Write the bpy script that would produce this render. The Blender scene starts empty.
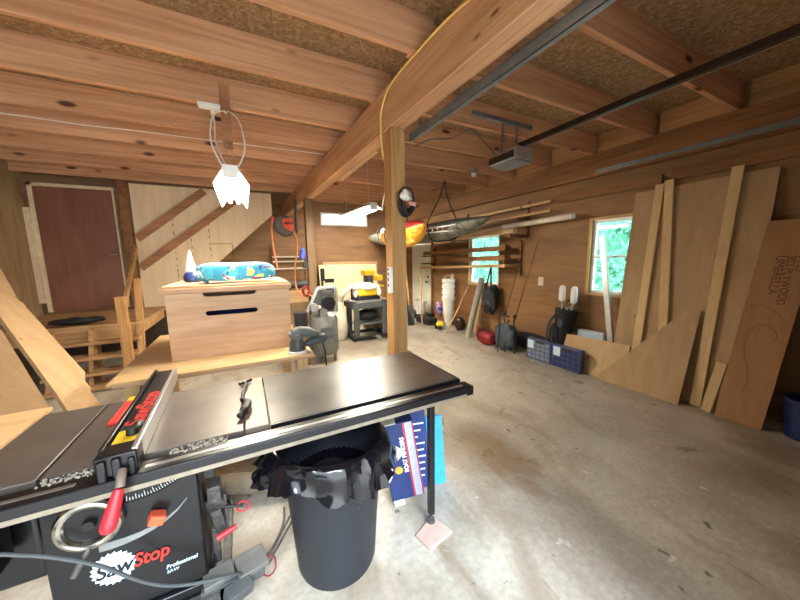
import bpy, bmesh, math, random
from mathutils import Vector, Matrix, noise
random.seed(7)
sc = bpy.context.scene
COL = sc.collection
PI = math.pi
V = Vector
WL = {}          # world location of every object made here

# ---------------------------------------------------------------- shapes
class B:
    def __init__(s): s.v = []; s.f = []
    def add(s, vs, fs):
        n = len(s.v); s.v += [V(v) for v in vs]; s.f += [tuple(i + n for i in f) for f in fs]; return s
    def bx(s, x0, x1, y0, y1, z0, z1, M=None):
        vs = [V((x, y, z)) for x in (x0, x1) for y in (y0, y1) for z in (z0, z1)]
        if M is not None: vs = [M @ v for v in vs]
        return s.add(vs, [(0, 1, 3, 2), (4, 6, 7, 5), (0, 4, 5, 1), (2, 3, 7, 6), (0, 2, 6, 4), (1, 5, 7, 3)])
    def box(s, c, d, rot=(0, 0, 0)):
        from mathutils import Euler
        M = Matrix.Translation(c) @ Euler(rot).to_matrix().to_4x4()
        return s.bx(-d[0]/2, d[0]/2, -d[1]/2, d[1]/2, -d[2]/2, d[2]/2, M)
    def prism(s, pts, vec):
        pts = [V(p) for p in pts]; vec = V(vec); n = len(pts)
        vs = pts + [p + vec for p in pts]
        fs = [tuple(range(n))[::-1], tuple(range(n, 2*n))] + [(i, (i+1) % n, n + (i+1) % n, n + i) for i in range(n)]
        return s.add(vs, fs)
    def plank(s, p0, p1, side, up):     # board from p0 to p1, side and up are full-width vectors
        p0, p1, side, up = V(p0), V(p1), V(side), V(up)
        return s.prism([p0 - side/2, p0 + side/2, p0 + side/2 + up, p0 - side/2 + up], p1 - p0)
    def cyl(s, p0, p1, r0, r1=None, n=16):
        p0, p1 = V(p0), V(p1); r1 = r0 if r1 is None else r1
        d = (p1 - p0).normalized(); a = d.orthogonal().normalized(); b = d.cross(a)
        vs = []
        for p, r in ((p0, r0), (p1, r1)):
            for i in range(n):
                t = 2*PI*i/n; vs.append(p + (a*math.cos(t) + b*math.sin(t))*r)
        fs = [(i, (i+1) % n, n + (i+1) % n, n + i) for i in range(n)] + [tuple(range(n))[::-1], tuple(range(n, 2*n))]
        return s.add(vs, fs)
    def tube(s, pts, r, n=8, closed=False, sub=0):
        pts = [V(p) for p in pts]
        if sub:
            out = []; m = len(pts)
            rng = range(m) if closed else range(m-1)
            for i in rng:
                g = (lambda k: pts[k % m]) if closed else (lambda k: pts[max(0, min(m-1, k))])
                p0, p1, p2, p3 = g(i-1), g(i), g(i+1), g(i+2)
                for j in range(sub):
                    t = j/sub
                    out.append(0.5*((2*p1) + (p2-p0)*t + (2*p0-5*p1+4*p2-p3)*t*t + (3*p1-p0-3*p2+p3)*t**3))
            if not closed: out.append(pts[-1])
            pts = out
        m = len(pts); rs = r if isinstance(r, (list, tuple)) else None
        a = None; vs = []
        for i, p in enumerate(pts):
            if closed: d = pts[(i+1) % m] - pts[i-1]
            else: d = pts[min(m-1, i+1)] - pts[max(0, i-1)]
            if d.length < 1e-9: d = V((0, 0, 1))
            d.normalize()
            a = d.orthogonal() if a is None else (a - d*a.dot(d))
            a.normalize(); b = d.cross(a)
            rr = rs[int(i*(len(rs)-1)/max(1, m-1))] if rs else r
            for k in range(n):
                t = 2*PI*k/n; vs.append(p + (a*math.cos(t) + b*math.sin(t))*rr)
        fs = []
        for i in range(m if closed else m-1):
            for k in range(n):
                j = (i+1) % m
                fs.append((i*n + k, i*n + (k+1) % n, j*n + (k+1) % n, j*n + k))
        if not closed: fs += [tuple(range(n))[::-1], tuple(range((m-1)*n, m*n))]
        return s.add(vs, fs)
    def lathe(s, prof, c=(0, 0, 0), n=32, M=None):
        c = V(c); vs = []; m = len(prof)
        for r, z in prof:
            for k in range(n):
                t = 2*PI*k/n; q = V((r*math.cos(t), r*math.sin(t), z))
                vs.append(c + (M @ q if M is not None else q))
        fs = [(i*n + k, i*n + (k+1) % n, (i+1)*n + (k+1) % n, (i+1)*n + k) for i in range(m-1) for k in range(n)]
        if prof[0][0] > 1e-6: fs.append(tuple(range(n))[::-1])
        if prof[-1][0] > 1e-6: fs.append(tuple(range((m-1)*n, m*n)))
        return s.add(vs, fs)
    def ell(s, c, r, nz=0, sc=3.0, nu=24, nv=14, M=None, pw=1.0):
        c = V(c); vs = []
        for j in range(nv+1):
            ph = -PI/2 + PI*j/nv
            for i in range(nu):
                th = 2*PI*i/nu
                f = lambda x: math.copysign(abs(x)**pw, x)
                q = V((f(math.cos(ph))*f(math.cos(th))*r[0], f(math.cos(ph))*f(math.sin(th))*r[1], f(math.sin(ph))*r[2]))
                if nz: q *= 1 + nz*noise.noise((q + c)*sc)
                vs.append(c + (M @ q if M is not None else q))
        fs = [(j*nu+i, j*nu+(i+1) % nu, (j+1)*nu+(i+1) % nu, (j+1)*nu+i) for j in range(nv) for i in range(nu)]
        return s.add(vs, fs)
    def bb(s):
        return [V((min(v[i] for v in s.v) for i in range(3))), V((max(v[i] for v in s.v) for i in range(3)))]

def setp(o, label=None, cat=None, group=None, kind=None):
    if label: o['label'] = label
    if cat: o['category'] = cat
    if group: o['group'] = group
    if kind: o['kind'] = kind
    return o

def thing(name, loc, label, cat, group=None):
    o = bpy.data.objects.new(name, None); COL.objects.link(o); o.location = loc; o.empty_display_size = .05
    WL[o.name] = V(loc)
    return setp(o, label, cat, group)

def obj(name, b, mat, parent=None, label=None, cat=None, group=None, kind=None, bevel=0.0, ang=35, at=None, seg=2):
    lo, hi = b.bb()
    o0 = V(at) if at is not None else (V(((lo.x+hi.x)/2, (lo.y+hi.y)/2, lo.z)) if parent is None else (lo+hi)/2)
    me = bpy.data.meshes.new(name)
    bm = bmesh.new()
    vs = [bm.verts.new(v - o0) for v in b.v]
    for f in b.f:
        if len(set(f)) >= 3:
            try: bm.faces.new([vs[i] for i in f])
            except ValueError: pass
    bmesh.ops.remove_doubles(bm, verts=bm.verts, dist=1e-6)
    bmesh.ops.recalc_face_normals(bm, faces=bm.faces)
    bm.to_mesh(me); bm.free()
    me.shade_smooth(); me.set_sharp_from_angle(angle=math.radians(ang))
    me.materials.append(mat)
    o = bpy.data.objects.new(name, me); COL.objects.link(o)
    WL[o.name] = o0
    if parent is not None: o.parent = parent; o.location = o0 - WL[parent.name]
    else: o.location = o0
    if bevel:
        md = o.modifiers.new('bevel', 'BEVEL'); md.width = bevel; md.segments = seg; md.limit_method = 'ANGLE'; md.angle_limit = math.radians(40)
    return setp(o, label, cat, group, kind)

def text(name, body, size, M, mat, parent, extrude=.0006, shear=0.0, bold=0.0, align='LEFT', sx=1.0):
    cu = bpy.data.curves.new(name, 'FONT'); cu.body = body; cu.size = size; cu.extrude = extrude; cu.shear = shear; cu.offset = bold; cu.align_x = align
    t = bpy.data.objects.new(name, cu); COL.objects.link(t)
    dg = bpy.context.evaluated_depsgraph_get(); me = bpy.data.meshes.new_from_object(t.evaluated_get(dg))
    bpy.data.objects.remove(t)
    b = B(); b.v = [M @ V((v.co.x*sx, v.co.y, v.co.z)) for v in me.vertices]; b.f = [tuple(p.vertices) for p in me.polygons]
    bpy.data.meshes.remove(me)
    return obj(name, b, mat, parent)

def frame(o, xd, yd):     # matrix from text plane: x along xd, y along yd
    x = V(xd).normalized(); y = V(yd); y = (y - x*y.dot(x)).normalized(); z = x.cross(y)
    M = Matrix((x, y, z)).transposed().to_4x4(); M.translation = V(o); return M

# ---------------------------------------------------------------- materials
def nodes(name):
    m = bpy.data.materials.new(name); m.use_nodes = True
    return m, m.node_tree.nodes, m.node_tree.links, m.node_tree.nodes['Principled BSDF']
def c4(c): return (c[0], c[1], c[2], 1)
def srgb(r, g, b):
    f = lambda u: (u/255/12.92 if u/255 <= .04045 else ((u/255+.055)/1.055)**2.4)
    return (f(r), f(g), f(b))

def plain(name, c, rough=.5, metal=0.0, var=.12, scale=18.0, bump=.0, spec=None):
    m, N, L, P = nodes(name)
    tc = N.new('ShaderNodeTexCoord'); nz = N.new('ShaderNodeTexNoise'); nz.inputs['Scale'].default_value = scale; nz.inputs['Detail'].default_value = 5
    L.new(tc.outputs['Object'], nz.inputs['Vector'])
    r = N.new('ShaderNodeValToRGB'); r.color_ramp.elements[0].position = .3; r.color_ramp.elements[1].position = .72
    r.color_ramp.elements[0].color = c4([x*(1-var) for x in c]); r.color_ramp.elements[1].color = c4([min(1, x*(1+var)) for x in c])
    L.new(nz.outputs['Fac'], r.inputs['Fac']); L.new(r.outputs['Color'], P.inputs['Base Color'])
    P.inputs['Roughness'].default_value = rough; P.inputs['Metallic'].default_value = metal
    if spec is not None: P.inputs['Specular IOR Level'].default_value = spec
    if bump:
        bp = N.new('ShaderNodeBump'); bp.inputs['Strength'].default_value = bump; bp.inputs['Distance'].default_value = .01
        L.new(nz.outputs['Fac'], bp.inputs['Height']); L.new(bp.outputs['Normal'], P.inputs['Normal'])
    return m

def wood(name, c1, c2, axis='X', fine=60.0, long=1.6, knots=.0, knotc=(.10, .045, .02), rough=.65, band=5.0, rnd=True, spec=.3):
    m, N, L, P = nodes(name)
    tc = N.new('ShaderNodeTexCoord'); oi = N.new('ShaderNodeObjectInfo')
    ad = N.new('ShaderNodeVectorMath'); ad.operation = 'ADD'
    mu = N.new('ShaderNodeVectorMath'); mu.operation = 'SCALE'; mu.inputs[0].default_value = (37.3, 19.1, 53.7)
    L.new(oi.outputs['Random'], mu.inputs['Scale']); L.new(tc.outputs['Object'], ad.inputs[0])
    if rnd: L.new(mu.outputs[0], ad.inputs[1])
    def mp(scl_long, scl_cross):
        k = N.new('ShaderNodeMapping'); s = [scl_cross]*3; s['XYZ'.index(axis)] = scl_long
        k.inputs['Scale'].default_value = s; L.new(ad.outputs[0], k.inputs['Vector']); return k
    a = N.new('ShaderNodeTexNoise'); a.inputs['Scale'].default_value = 1; a.inputs['Detail'].default_value = 6; a.inputs['Distortion'].default_value = .6
    L.new(mp(long, fine).outputs[0], a.inputs['Vector'])
    b2 = N.new('ShaderNodeTexNoise'); b2.inputs['Scale'].default_value = 1; b2.inputs['Detail'].default_value = 3
    L.new(mp(.7, band).outputs[0], b2.inputs['Vector'])
    mx = N.new('ShaderNodeMath'); mx.operation = 'MULTIPLY_ADD'; mx.inputs[1].default_value = .5
    hb = N.new('ShaderNodeMath'); hb.operation = 'MULTIPLY'; hb.inputs[1].default_value = .5
    L.new(b2.outputs['Fac'], hb.inputs[0]); L.new(a.outputs['Fac'], mx.inputs[0]); L.new(hb.outputs[0], mx.inputs[2])
    r = N.new('ShaderNodeValToRGB'); r.color_ramp.elements[0].position = .36; r.color_ramp.elements[1].position = .64
    r.color_ramp.elements[0].color = c4(c2); r.color_ramp.elements[1].color = c4(c1)
    L.new(mx.outputs[0], r.inputs['Fac'])
    out = r.outputs['Color']
    if knots:
        vo = N.new('ShaderNodeTexVoronoi'); vo.inputs['Scale'].default_value = 1
        L.new(mp(1.6, 4.2).outputs[0], vo.inputs['Vector'])
        kr = N.new('ShaderNodeValToRGB'); kr.color_ramp.elements[0].position = knots*.5; kr.color_ramp.elements[1].position = knots
        kr.color_ramp.elements[0].color = (1, 1, 1, 1); kr.color_ramp.elements[1].color = (0, 0, 0, 1)
        L.new(vo.outputs['Distance'], kr.inputs['Fac'])
        mi = N.new('ShaderNodeMixRGB'); mi.inputs['Color2'].default_value = c4(knotc)
        L.new(kr.outputs['Color'], mi.inputs['Fac']); L.new(out, mi.inputs['Color1']); out = mi.outputs['Color']
    L.new(out, P.inputs['Base Color']); P.inputs['Roughness'].default_value = rough; P.inputs['Specular IOR Level'].default_value = spec
    bp = N.new('ShaderNodeBump'); bp.inputs['Strength'].default_value = .15; bp.inputs['Distance'].default_value = .004
    L.new(a.outputs['Fac'], bp.inputs['Height']); L.new(bp.outputs['Normal'], P.inputs['Normal'])
    return m

def osb(name, cs, scale=14.0):
    m, N, L, P = nodes(name)
    tc = N.new('ShaderNodeTexCoord')
    nz = N.new('ShaderNodeTexNoise'); nz.inputs['Scale'].default_value = 9; nz.inputs['Detail'].default_value = 3
    mixv = N.new('ShaderNodeMixRGB'); mixv.inputs['Fac'].default_value = .12
    L.new(tc.outputs['Object'], nz.inputs['Vector']); L.new(tc.outputs['Object'], mixv.inputs['Color1']); L.new(nz.outputs['Color'], mixv.inputs['Color2'])
    vo = N.new('ShaderNodeTexVoronoi'); vo.inputs['Scale'].default_value = scale; L.new(mixv.outputs[0], vo.inputs['Vector'])
    r = N.new('ShaderNodeValToRGB'); r.color_ramp.interpolation = 'LINEAR'
    e = r.color_ramp.elements; e[0].color = c4(cs[0]); e[1].color = c4(cs[2]); k = e.new(.5); k.color = c4(cs[1])
    sp = N.new('ShaderNodeSeparateColor'); L.new(vo.outputs['Color'], sp.inputs[0])
    n2 = N.new('ShaderNodeTexNoise'); n2.inputs['Scale'].default_value = 60; n2.inputs['Detail'].default_value = 4; L.new(tc.outputs['Object'], n2.inputs['Vector'])
    av = N.new('ShaderNodeMath'); av.operation = 'MULTIPLY_ADD'; av.inputs[1].default_value = .5
    h = N.new('ShaderNodeMath'); h.operation = 'MULTIPLY'; h.inputs[1].default_value = .5
    L.new(n2.outputs['Fac'], h.inputs[0]); L.new(sp.outputs[0], av.inputs[0]); L.new(h.outputs[0], av.inputs[2])
    L.new(av.outputs[0], r.inputs['Fac']); L.new(r.outputs['Color'], P.inputs['Base Color']); P.inputs['Roughness'].default_value = .75
    P.inputs['Specular IOR Level'].default_value = .25
    bp = N.new('ShaderNodeBump'); bp.inputs['Strength'].default_value = .25; bp.inputs['Distance'].default_value = .004
    L.new(av.outputs[0], bp.inputs['Height']); L.new(bp.outputs['Normal'], P.inputs['Normal'])
    return m

def emit(name, c, s):
    m, N, L, P = nodes(name)
    P.inputs['Base Color'].default_value = c4(c); P.inputs['Emission Color'].default_value = c4(c); P.inputs['Emission Strength'].default_value = s
    return m

def glass(name, c=(.9, 1, 1), rough=.0):
    m, N, L, P = nodes(name)
    N.remove(P); o = N['Material Output']
    t = N.new('ShaderNodeBsdfTransparent'); t.inputs['Color'].default_value = c4(c); g = N.new('ShaderNodeBsdfGlossy'); g.inputs['Roughness'].default_value = .03
    mx = N.new('ShaderNodeMixShader'); mx.inputs['Fac'].default_value = .07
    L.new(t.outputs[0], mx.inputs[1]); L.new(g.outputs[0], mx.inputs[2]); L.new(mx.outputs[0], o.inputs['Surface'])
    return m

def floor_mat():
    m, N, L, P = nodes('worn concrete')
    tc = N.new('ShaderNodeTexCoord')
    def nz(s, d=6, dist=0, scale=(1, 1, 1), rot=0):
        k = N.new('ShaderNodeMapping'); k.inputs['Scale'].default_value = scale; k.inputs['Rotation'].default_value = (0, 0, rot); L.new(tc.outputs['Object'], k.inputs['Vector'])
        n = N.new('ShaderNodeTexNoise'); n.inputs['Scale'].default_value = s; n.inputs['Detail'].default_value = d; n.inputs['Distortion'].default_value = dist
        L.new(k.outputs[0], n.inputs['Vector']); return n
    def ramp(src, p0, p1, a, b):
        r = N.new('ShaderNodeValToRGB'); r.color_ramp.elements[0].position = p0; r.color_ramp.elements[1].position = p1
        r.color_ramp.elements[0].color = c4(a); r.color_ramp.elements[1].color = c4(b); L.new(src, r.inputs['Fac']); return r
    def mix(f, a, b, mode='MIX'):
        x = N.new('ShaderNodeMixRGB'); x.blend_type = mode; L.new(f, x.inputs['Fac']); L.new(a, x.inputs['Color1'])
        if isinstance(b, tuple): x.inputs['Color2'].default_value = c4(b)
        else: L.new(b, x.inputs['Color2'])
        return x.outputs[0]
    base = ramp(nz(1.3, 8, .8).outputs['Fac'], .3, .7, (.32, .275, .21), (.52, .47, .40)).outputs[0]
    fine = ramp(nz(30, 6).outputs['Fac'], .3, .75, (.78, .78, .78), (1.08, 1.08, 1.08)).outputs[0]
    one = N.new('ShaderNodeValue'); one.outputs[0].default_value = 1
    col = mix(one.outputs[0], base, fine, 'MULTIPLY')
    st = ramp(nz(2.3, 6, 1.2, (1, .45, 1), .5).outputs['Fac'], .47, .70, (0, 0, 0), (.75, .75, .75)).outputs[0]
    col = mix(st, col, (.22, .165, .11))
    dk = ramp(nz(5.5, 5, .6, (1, .35, 1), -.7).outputs['Fac'], .66, .72, (0, 0, 0), (.75, .75, .75)).outputs[0]
    col = mix(dk, col, (.16, .13, .10))
    sp = ramp(nz(16, 3, .4, (1, .6, 1), .9).outputs['Fac'], .70, .725, (0, 0, 0), (.85, .85, .85)).outputs[0]
    col = mix(sp, col, (.07, .065, .06))
    wh = ramp(nz(9, 6, .5).outputs['Fac'], .68, .74, (0, 0, 0), (.6, .6, .6)).outputs[0]
    col = mix(wh, col, (.72, .71, .68))
    # worn brown patch in the middle of the slab
    mp = N.new('ShaderNodeMapping'); mp.vector_type = 'POINT'; mp.inputs['Location'].default_value = (-.95, 2.44, 0)
    L.new(tc.outputs['Object'], mp.inputs['Vector'])
    m2 = N.new('ShaderNodeMapping'); m2.inputs['Rotation'].default_value = (0, 0, .5); m2.inputs['Scale'].default_value = (1/.26, 1/.46, 1); L.new(mp.outputs[0], m2.inputs['Vector'])
    ln = N.new('ShaderNodeVectorMath'); ln.operation = 'LENGTH'; L.new(m2.outputs[0], ln.inputs[0])
    ad = N.new('ShaderNodeMath'); ad.operation = 'MULTIPLY_ADD'; ad.inputs[1].default_value = 1.6
    L.new(nz(9, 6, 1, (1, .4, 1), .5).outputs['Fac'], ad.inputs[0]); L.new(ln.outputs['Value'], ad.inputs[2])
    pt = ramp(ad.outputs[0], 1.25/2, 1.8/2, (.92, .92, .92), (0, 0, 0))
    hv = N.new('ShaderNodeMath'); hv.operation = 'MULTIPLY'; hv.inputs[1].default_value = .5; L.new(ad.outputs[0], hv.inputs[0]); L.new(hv.outputs[0], pt.inputs['Fac'])
    col = mix(pt.outputs[0], col, (.24, .165, .10))
    L.new(col, P.inputs['Base Color'])
    rr = ramp(nz(3, 5, .5).outputs['Fac'], .3, .7, (.26, .26, .26), (.55, .55, .55)); L.new(rr.outputs[0], P.inputs['Roughness'])
    bp = N.new('ShaderNodeBump'); bp.inputs['Strength'].default_value = .12; bp.inputs['Distance'].default_value = .01
    L.new(nz(22, 6).outputs['Fac'], bp.inputs['Height']); L.new(bp.outputs['Normal'], P.inputs['Normal'])
    return m

def blotch(name, base, cols, scale=9.0, rough=.5):
    m, N, L, P = nodes(name); tc = N.new('ShaderNodeTexCoord')
    cur = None
    for i, (c, th) in enumerate(cols):
        k = N.new('ShaderNodeMapping'); k.inputs['Location'].default_value = (3.1*i, 1.7*i, .9*i); L.new(tc.outputs['Object'], k.inputs['Vector'])
        n = N.new('ShaderNodeTexNoise'); n.inputs['Scale'].default_value = scale; n.inputs['Detail'].default_value = 1.5; n.inputs['Distortion'].default_value = .7; L.new(k.outputs[0], n.inputs['Vector'])
        r = N.new('ShaderNodeValToRGB'); r.color_ramp.elements[0].position = th; r.color_ramp.elements[1].position = th + .02; L.new(n.outputs['Fac'], r.inputs['Fac'])
        x = N.new('ShaderNodeMixRGB'); L.new(r.outputs[0], x.inputs['Fac']); x.inputs['Color2'].default_value = c4(c)
        if cur is None: x.inputs['Color1'].default_value = c4(base)
        else: L.new(cur, x.inputs['Color1'])
        cur = x.outputs[0]
    L.new(cur, P.inputs['Base Color']); P.inputs['Roughness'].default_value = rough
    return m

JOIST = (srgb(218, 168, 128), srgb(176, 124, 86))
M = dict(
    joist=wood('fir joist', JOIST[0], JOIST[1], 'X', 38, 1.0, .14, srgb(84, 46, 26)),
    beam=wood('fir beam', srgb(212, 166, 124), srgb(172, 126, 88), 'Y', 40, 1.0, .08, srgb(110, 66, 38)),
    post=wood('fir post', srgb(188, 146, 94), srgb(146, 104, 58), 'Z', 40, 1.4, .12, srgb(108, 66, 30)),
    oldpost=wood('weathered post', srgb(118, 94, 66), srgb(88, 68, 46), 'Z', 40, 1.4, .10),
    osbc=osb('ceiling strand board', (srgb(108, 78, 52), srgb(148, 114, 80), srgb(184, 154, 118)), 44),
    wallp=wood('brown wall panel', srgb(148, 110, 72), srgb(116, 84, 54), 'Y', 12, 1.2, .0, rough=.6, band=3),
    wallx=wood('brown wall panel across', srgb(144, 110, 76), srgb(112, 82, 56), 'X', 12, 1.2, .0, rough=.6, band=3),
    wallgrey=wood('grey brown plywood', srgb(168, 142, 106), srgb(132, 108, 76), 'Z', 14, 1.4, .0),
    plate=wood('dark plate lumber', srgb(150, 104, 64), srgb(104, 70, 42), 'Y', 40, 1.2, .08),
    cream=wood('cream panel', srgb(236, 212, 176), srgb(222, 196, 156), 'Z', 10, 1.4, .0),
    rail=wood('stained handrail board', srgb(178, 128, 90), srgb(134, 90, 60), 'X', 40, 1.2, .1),
    stair=wood('stair lumber', srgb(190, 150, 104), srgb(136, 100, 64), 'X', 40, 1.2, .08),
    blk=wood('blocking lumber', srgb(186, 142, 98), srgb(148, 106, 68), 'Y', 40, 1.2, .08),
    dark=plain('painted hollow shade', srgb(48, 34, 24), .8),  # under-stair shade put into the colour
    maple=wood('pale hardwood', srgb(206, 172, 136), srgb(180, 140, 104), 'X', 22, 2.0, .0, rough=.45, band=9),
    ply=wood('birch plywood', srgb(226, 194, 148), srgb(206, 168, 120), 'X', 10, 1.6, .05, srgb(160, 110, 60), rough=.5),
    plyr=wood('fir plywood', srgb(178, 148, 112), srgb(158, 128, 92), 'Z', 9, 1.4, .05, srgb(100, 66, 36)),
    plydark=wood('brown plywood', srgb(146, 120, 90), srgb(132, 106, 76), 'Z', 14, 1.4, .0),
    stud=wood('whitewood stud', srgb(214, 186, 142), srgb(194, 162, 116), 'Z', 50, 1.6, .12, srgb(116, 74, 40)),
    plyl=wood('golden plywood', srgb(194, 164, 124), srgb(180, 148, 108), 'Z', 14, 1.4, .06, srgb(120, 80, 40)),
    card=wood('brown cardboard', srgb(160, 122, 86), srgb(146, 108, 74), 'Z', 30, 4, .0, rough=.8),
    doorb=wood('brown flush door', srgb(138, 92, 72), srgb(120, 78, 60), 'Z', 18, 1.6, .0, rough=.4, band=3),
    trimw=plain('cream painted trim', srgb(226, 206, 172), .5),
    white=plain('white paint', srgb(236, 234, 226), .45, var=.05),
    vinyl=plain('white vinyl', srgb(238, 240, 236), .35, var=.03),
    offw=plain('off white plastic', srgb(222, 214, 196), .5, var=.08),
    wood_trim=wood('window casing pine', srgb(220, 178, 122), srgb(190, 146, 92), 'Z', 40, 2),
    iron=plain('worn cast iron', srgb(100, 92, 86), .40, .3, .2, 5, .02),
    iron2=plain('ground iron wing', srgb(136, 122, 112), .45, .2, .12, 4, .02),
    lam=plain('dusty black laminate', srgb(76, 71, 65), .33, .0, .55, 3.6),
    black=plain('black powder coat', srgb(16, 16, 20), .34, .0, .2),
    blackm=plain('black plastic', srgb(22, 22, 24), .5),
    cab=plain('black enamel', srgb(10, 10, 14), .30),
    dusty=plain('dusty black metal', srgb(86, 82, 80), .55, .3, .5, 40),
    steel=plain('brushed steel', srgb(190, 190, 190), .28, .9, .1),
    chrome=plain('chrome', srgb(178, 172, 162), .2, 1.0, .03),
    galv=plain('galvanized steel', srgb(150, 158, 164), .4, .8, .15, 12),
    track=plain('grey track steel', srgb(134, 138, 138), .45, .5, .15, 10),
    darkm=plain('dark brown metal', srgb(58, 44, 36), .4, .5, .2),
    alu=plain('aluminium', srgb(202, 204, 204), .35, .8, .08),
    red=plain('red rubber', srgb(206, 40, 52), .35),
    redt=plain('red lettering', srgb(226, 50, 42), .5, var=.03),
    whitet=plain('white lettering', srgb(232, 234, 236), .5, var=.02),
    blackt=plain('black lettering', srgb(16, 16, 18), .5, var=.02),
    bluew=plain('pale blue decal', srgb(196, 216, 232), .45, var=.03),
    yellow=plain('yellow plastic', srgb(236, 200, 40), .45),
    orange=plain('orange plastic', srgb(230, 96, 60), .45),
    hose=plain('orange hose', srgb(236, 140, 88), .5),
    ycab=plain('yellow cable jacket', srgb(244, 206, 110), .5, var=.05),
    canm=plain('charcoal plastic can', srgb(30, 34, 42), .5, 0, .1, 30),
    liner=plain('black bin liner', srgb(14, 14, 20), .16, 0, .1),
    ribhose=plain('grey ribbed hose', srgb(150, 136, 118), .5),
    greyp=plain('grey plastic', srgb(128, 130, 128), .5),
    greyd=plain('dark grey plastic', srgb(70, 74, 76), .5),
    tank=plain('grey tank paint', srgb(112, 114, 112), .38, .2),
    boxb=plain('navy box print', srgb(24, 44, 98), .4),
    boxb2=plain('blue box print', srgb(34, 60, 126), .4),
    boxs=plain('lilac stripe print', srgb(178, 180, 214), .4),
    lblue=plain('bright blue plastic', srgb(60, 168, 226), .4),
    mint=plain('pale mint card', srgb(206, 226, 214), .5),
    pink=plain('pale pink board', srgb(190, 164, 152), .6),
    navy=plain('navy plastic', srgb(24, 36, 84), .4),
    orgb=plain('blue organizer plastic', srgb(56, 68, 110), .35),
    orgg=plain('smoky clear lid', srgb(112, 122, 140), .3),
    cloth=plain('white cloth', srgb(238, 232, 222), .8, 0, .08, 10, .3),
    canvas=plain('off white canvas', srgb(216, 208, 186), .85, 0, .1, 12, .3),
    redc=plain('red fabric', srgb(124, 18, 30), .7, 0, .3, 20),
    blackc=plain('black fabric', srgb(24, 24, 28), .7, 0, .5, 20),
    greyc=plain('blue grey fabric', srgb(56, 66, 76), .75, 0, .3, 16),
    olive=blotch('olive hull', srgb(86, 88, 78), [(srgb(112, 112, 98), .52), (srgb(62, 64, 58), .6)], 5, .45),
    tarp=blotch('dark camouflage cover', srgb(48, 50, 44), [(srgb(70, 70, 60), .55), (srgb(34, 36, 34), .6)], 6, .6),
    kayo=blotch('yellow orange hull', srgb(244, 178, 50), [(srgb(236, 130, 40), .52), (srgb(250, 214, 120), .6)], 5, .35),
    kayr=plain('dark red deck', srgb(150, 40, 36), .4),
    tote=blotch('printed turquoise cloth', srgb(70, 178, 204), [(srgb(48, 150, 186), .50), (srgb(240, 240, 236), .585), (srgb(50, 60, 104), .61), (srgb(226, 222, 120), .63), (srgb(150, 70, 90), .64)], 11, .55),
    panely=plain('cream wall board', srgb(250, 234, 186), .6, 0, .06, 4),
    tube=plain('grey cardboard tube', srgb(142, 138, 126), .6),
    pine=wood('long pine stick', srgb(206, 172, 124), srgb(170, 130, 84), 'Y', 40, 1),
    pipe=plain('white pipe', srgb(214, 206, 190), .45),
    bluec=plain('blue fabric', srgb(52, 74, 150), .7),
    pencil=plain('pencil line', srgb(92, 60, 42), .8),
    stamp=plain('dark stamp ink', srgb(84, 50, 38), .8),
    pedal=plain('dusty grey pedal', srgb(104, 104, 100), .55, .2, .15, 20),
    sand1=plain('grey green sander body', srgb(96, 102, 98), .5),
    sand2=plain('dark sander skirt', srgb(66, 72, 74), .5),
    reel=plain('dark grey reel case', srgb(96, 88, 84), .5),
    dust=plain('grey saw dust', srgb(168, 162, 150), .6, 0, .35, 60),
    strip=plain('dull rail steel', srgb(150, 140, 124), .4, .4, .15, 20),
    glow=emit('fluorescent tube', (1, .91, .76), 118),
    doorw=plain('pale grey green door paint', srgb(208, 212, 196), .5, 0, .05, 3),
    leaf=blotch('leaf green', srgb(92, 172, 136), [(srgb(150, 216, 186), .5), (srgb(44, 112, 82), .58)], 9, .5),
    glass=glass('window glass'),
    drive=plain('driveway concrete', (.68, .66, .62), .8),
    clear=plain('cloudy clear plastic', srgb(228, 226, 220), .25),
    film=plain('thin clear film', srgb(226, 226, 222), .2),
    floor=floor_mat(),
)

M['film'].node_tree.nodes['Principled BSDF'].inputs['Alpha'].default_value = .42
# ---------------------------------------------------------------- room shell
def wall_holes(name, axis, p, t, a0, a1, z0, z1, holes, mat):
    """wall perpendicular to axis at p..p+t, spanning a0..a1 and z0..z1 with rectangular holes (a0,a1,z0,z1)"""
    b = B(); xs = sorted({a0, a1, *[h[0] for h in holes], *[h[1] for h in holes]})
    for u0, u1 in zip(xs, xs[1:]):
        hs = sorted([h for h in holes if h[0] <= u0 + 1e-6 and h[1] >= u1 - 1e-6], key=lambda h: h[2]); z = z0
        for h in hs + [(0, 0, z1, z1)]:
            if h[2] > z + 1e-6:
                if axis == 'X': b.bx(p, p+t, u0, u1, z, h[2])
                else: b.bx(u0, u1, p, p+t, z, h[2])
            z = h[3]
    return obj(name, b, mat, kind='structure')

obj('floor', B().bx(-3.2, 4.8, -.6, 8.9, -.1, 0), M['floor'], kind='structure')
obj('ceiling', B().bx(-3.2, 4.8, -.6, 8.9, 3.325, 3.36), M['osbc'], kind='structure')
W1 = (4.60, 5.50, 1.06, 2.10); W2 = (1.87, 2.77, 1.09, 2.16); W3 = (2.02, 3.40, 2.60, 2.95)
wall_holes('wall_right', 'X', 4.65, .12, -.6, 8.9, 0, 3.325, [W1, W2], M['wallp'])
wall_holes('wall_back', 'Y', 8.7, .12, -3.2, 4.65, 0, 3.325, [W3], M['wallx'])
obj('wall_left', B().bx(-3.17, -3.05, -.6, 8.7, 0, 3.325), M['wallgrey'], kind='structure')
obj('wall_stair', B().bx(-3.05, -1.72, 7.22, 7.34, 0, 3.07).bx(-3.05, 1.0, 7.30, 7.34, 3.07, 3.325), M['wallx'], kind='structure')
wall_holes('wall_front', 'Y', -.40, .12, -3.2, 4.8, 0, 3.325, [(-2.75, 1.34, 0, 2.35)], M['wallx'])
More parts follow.
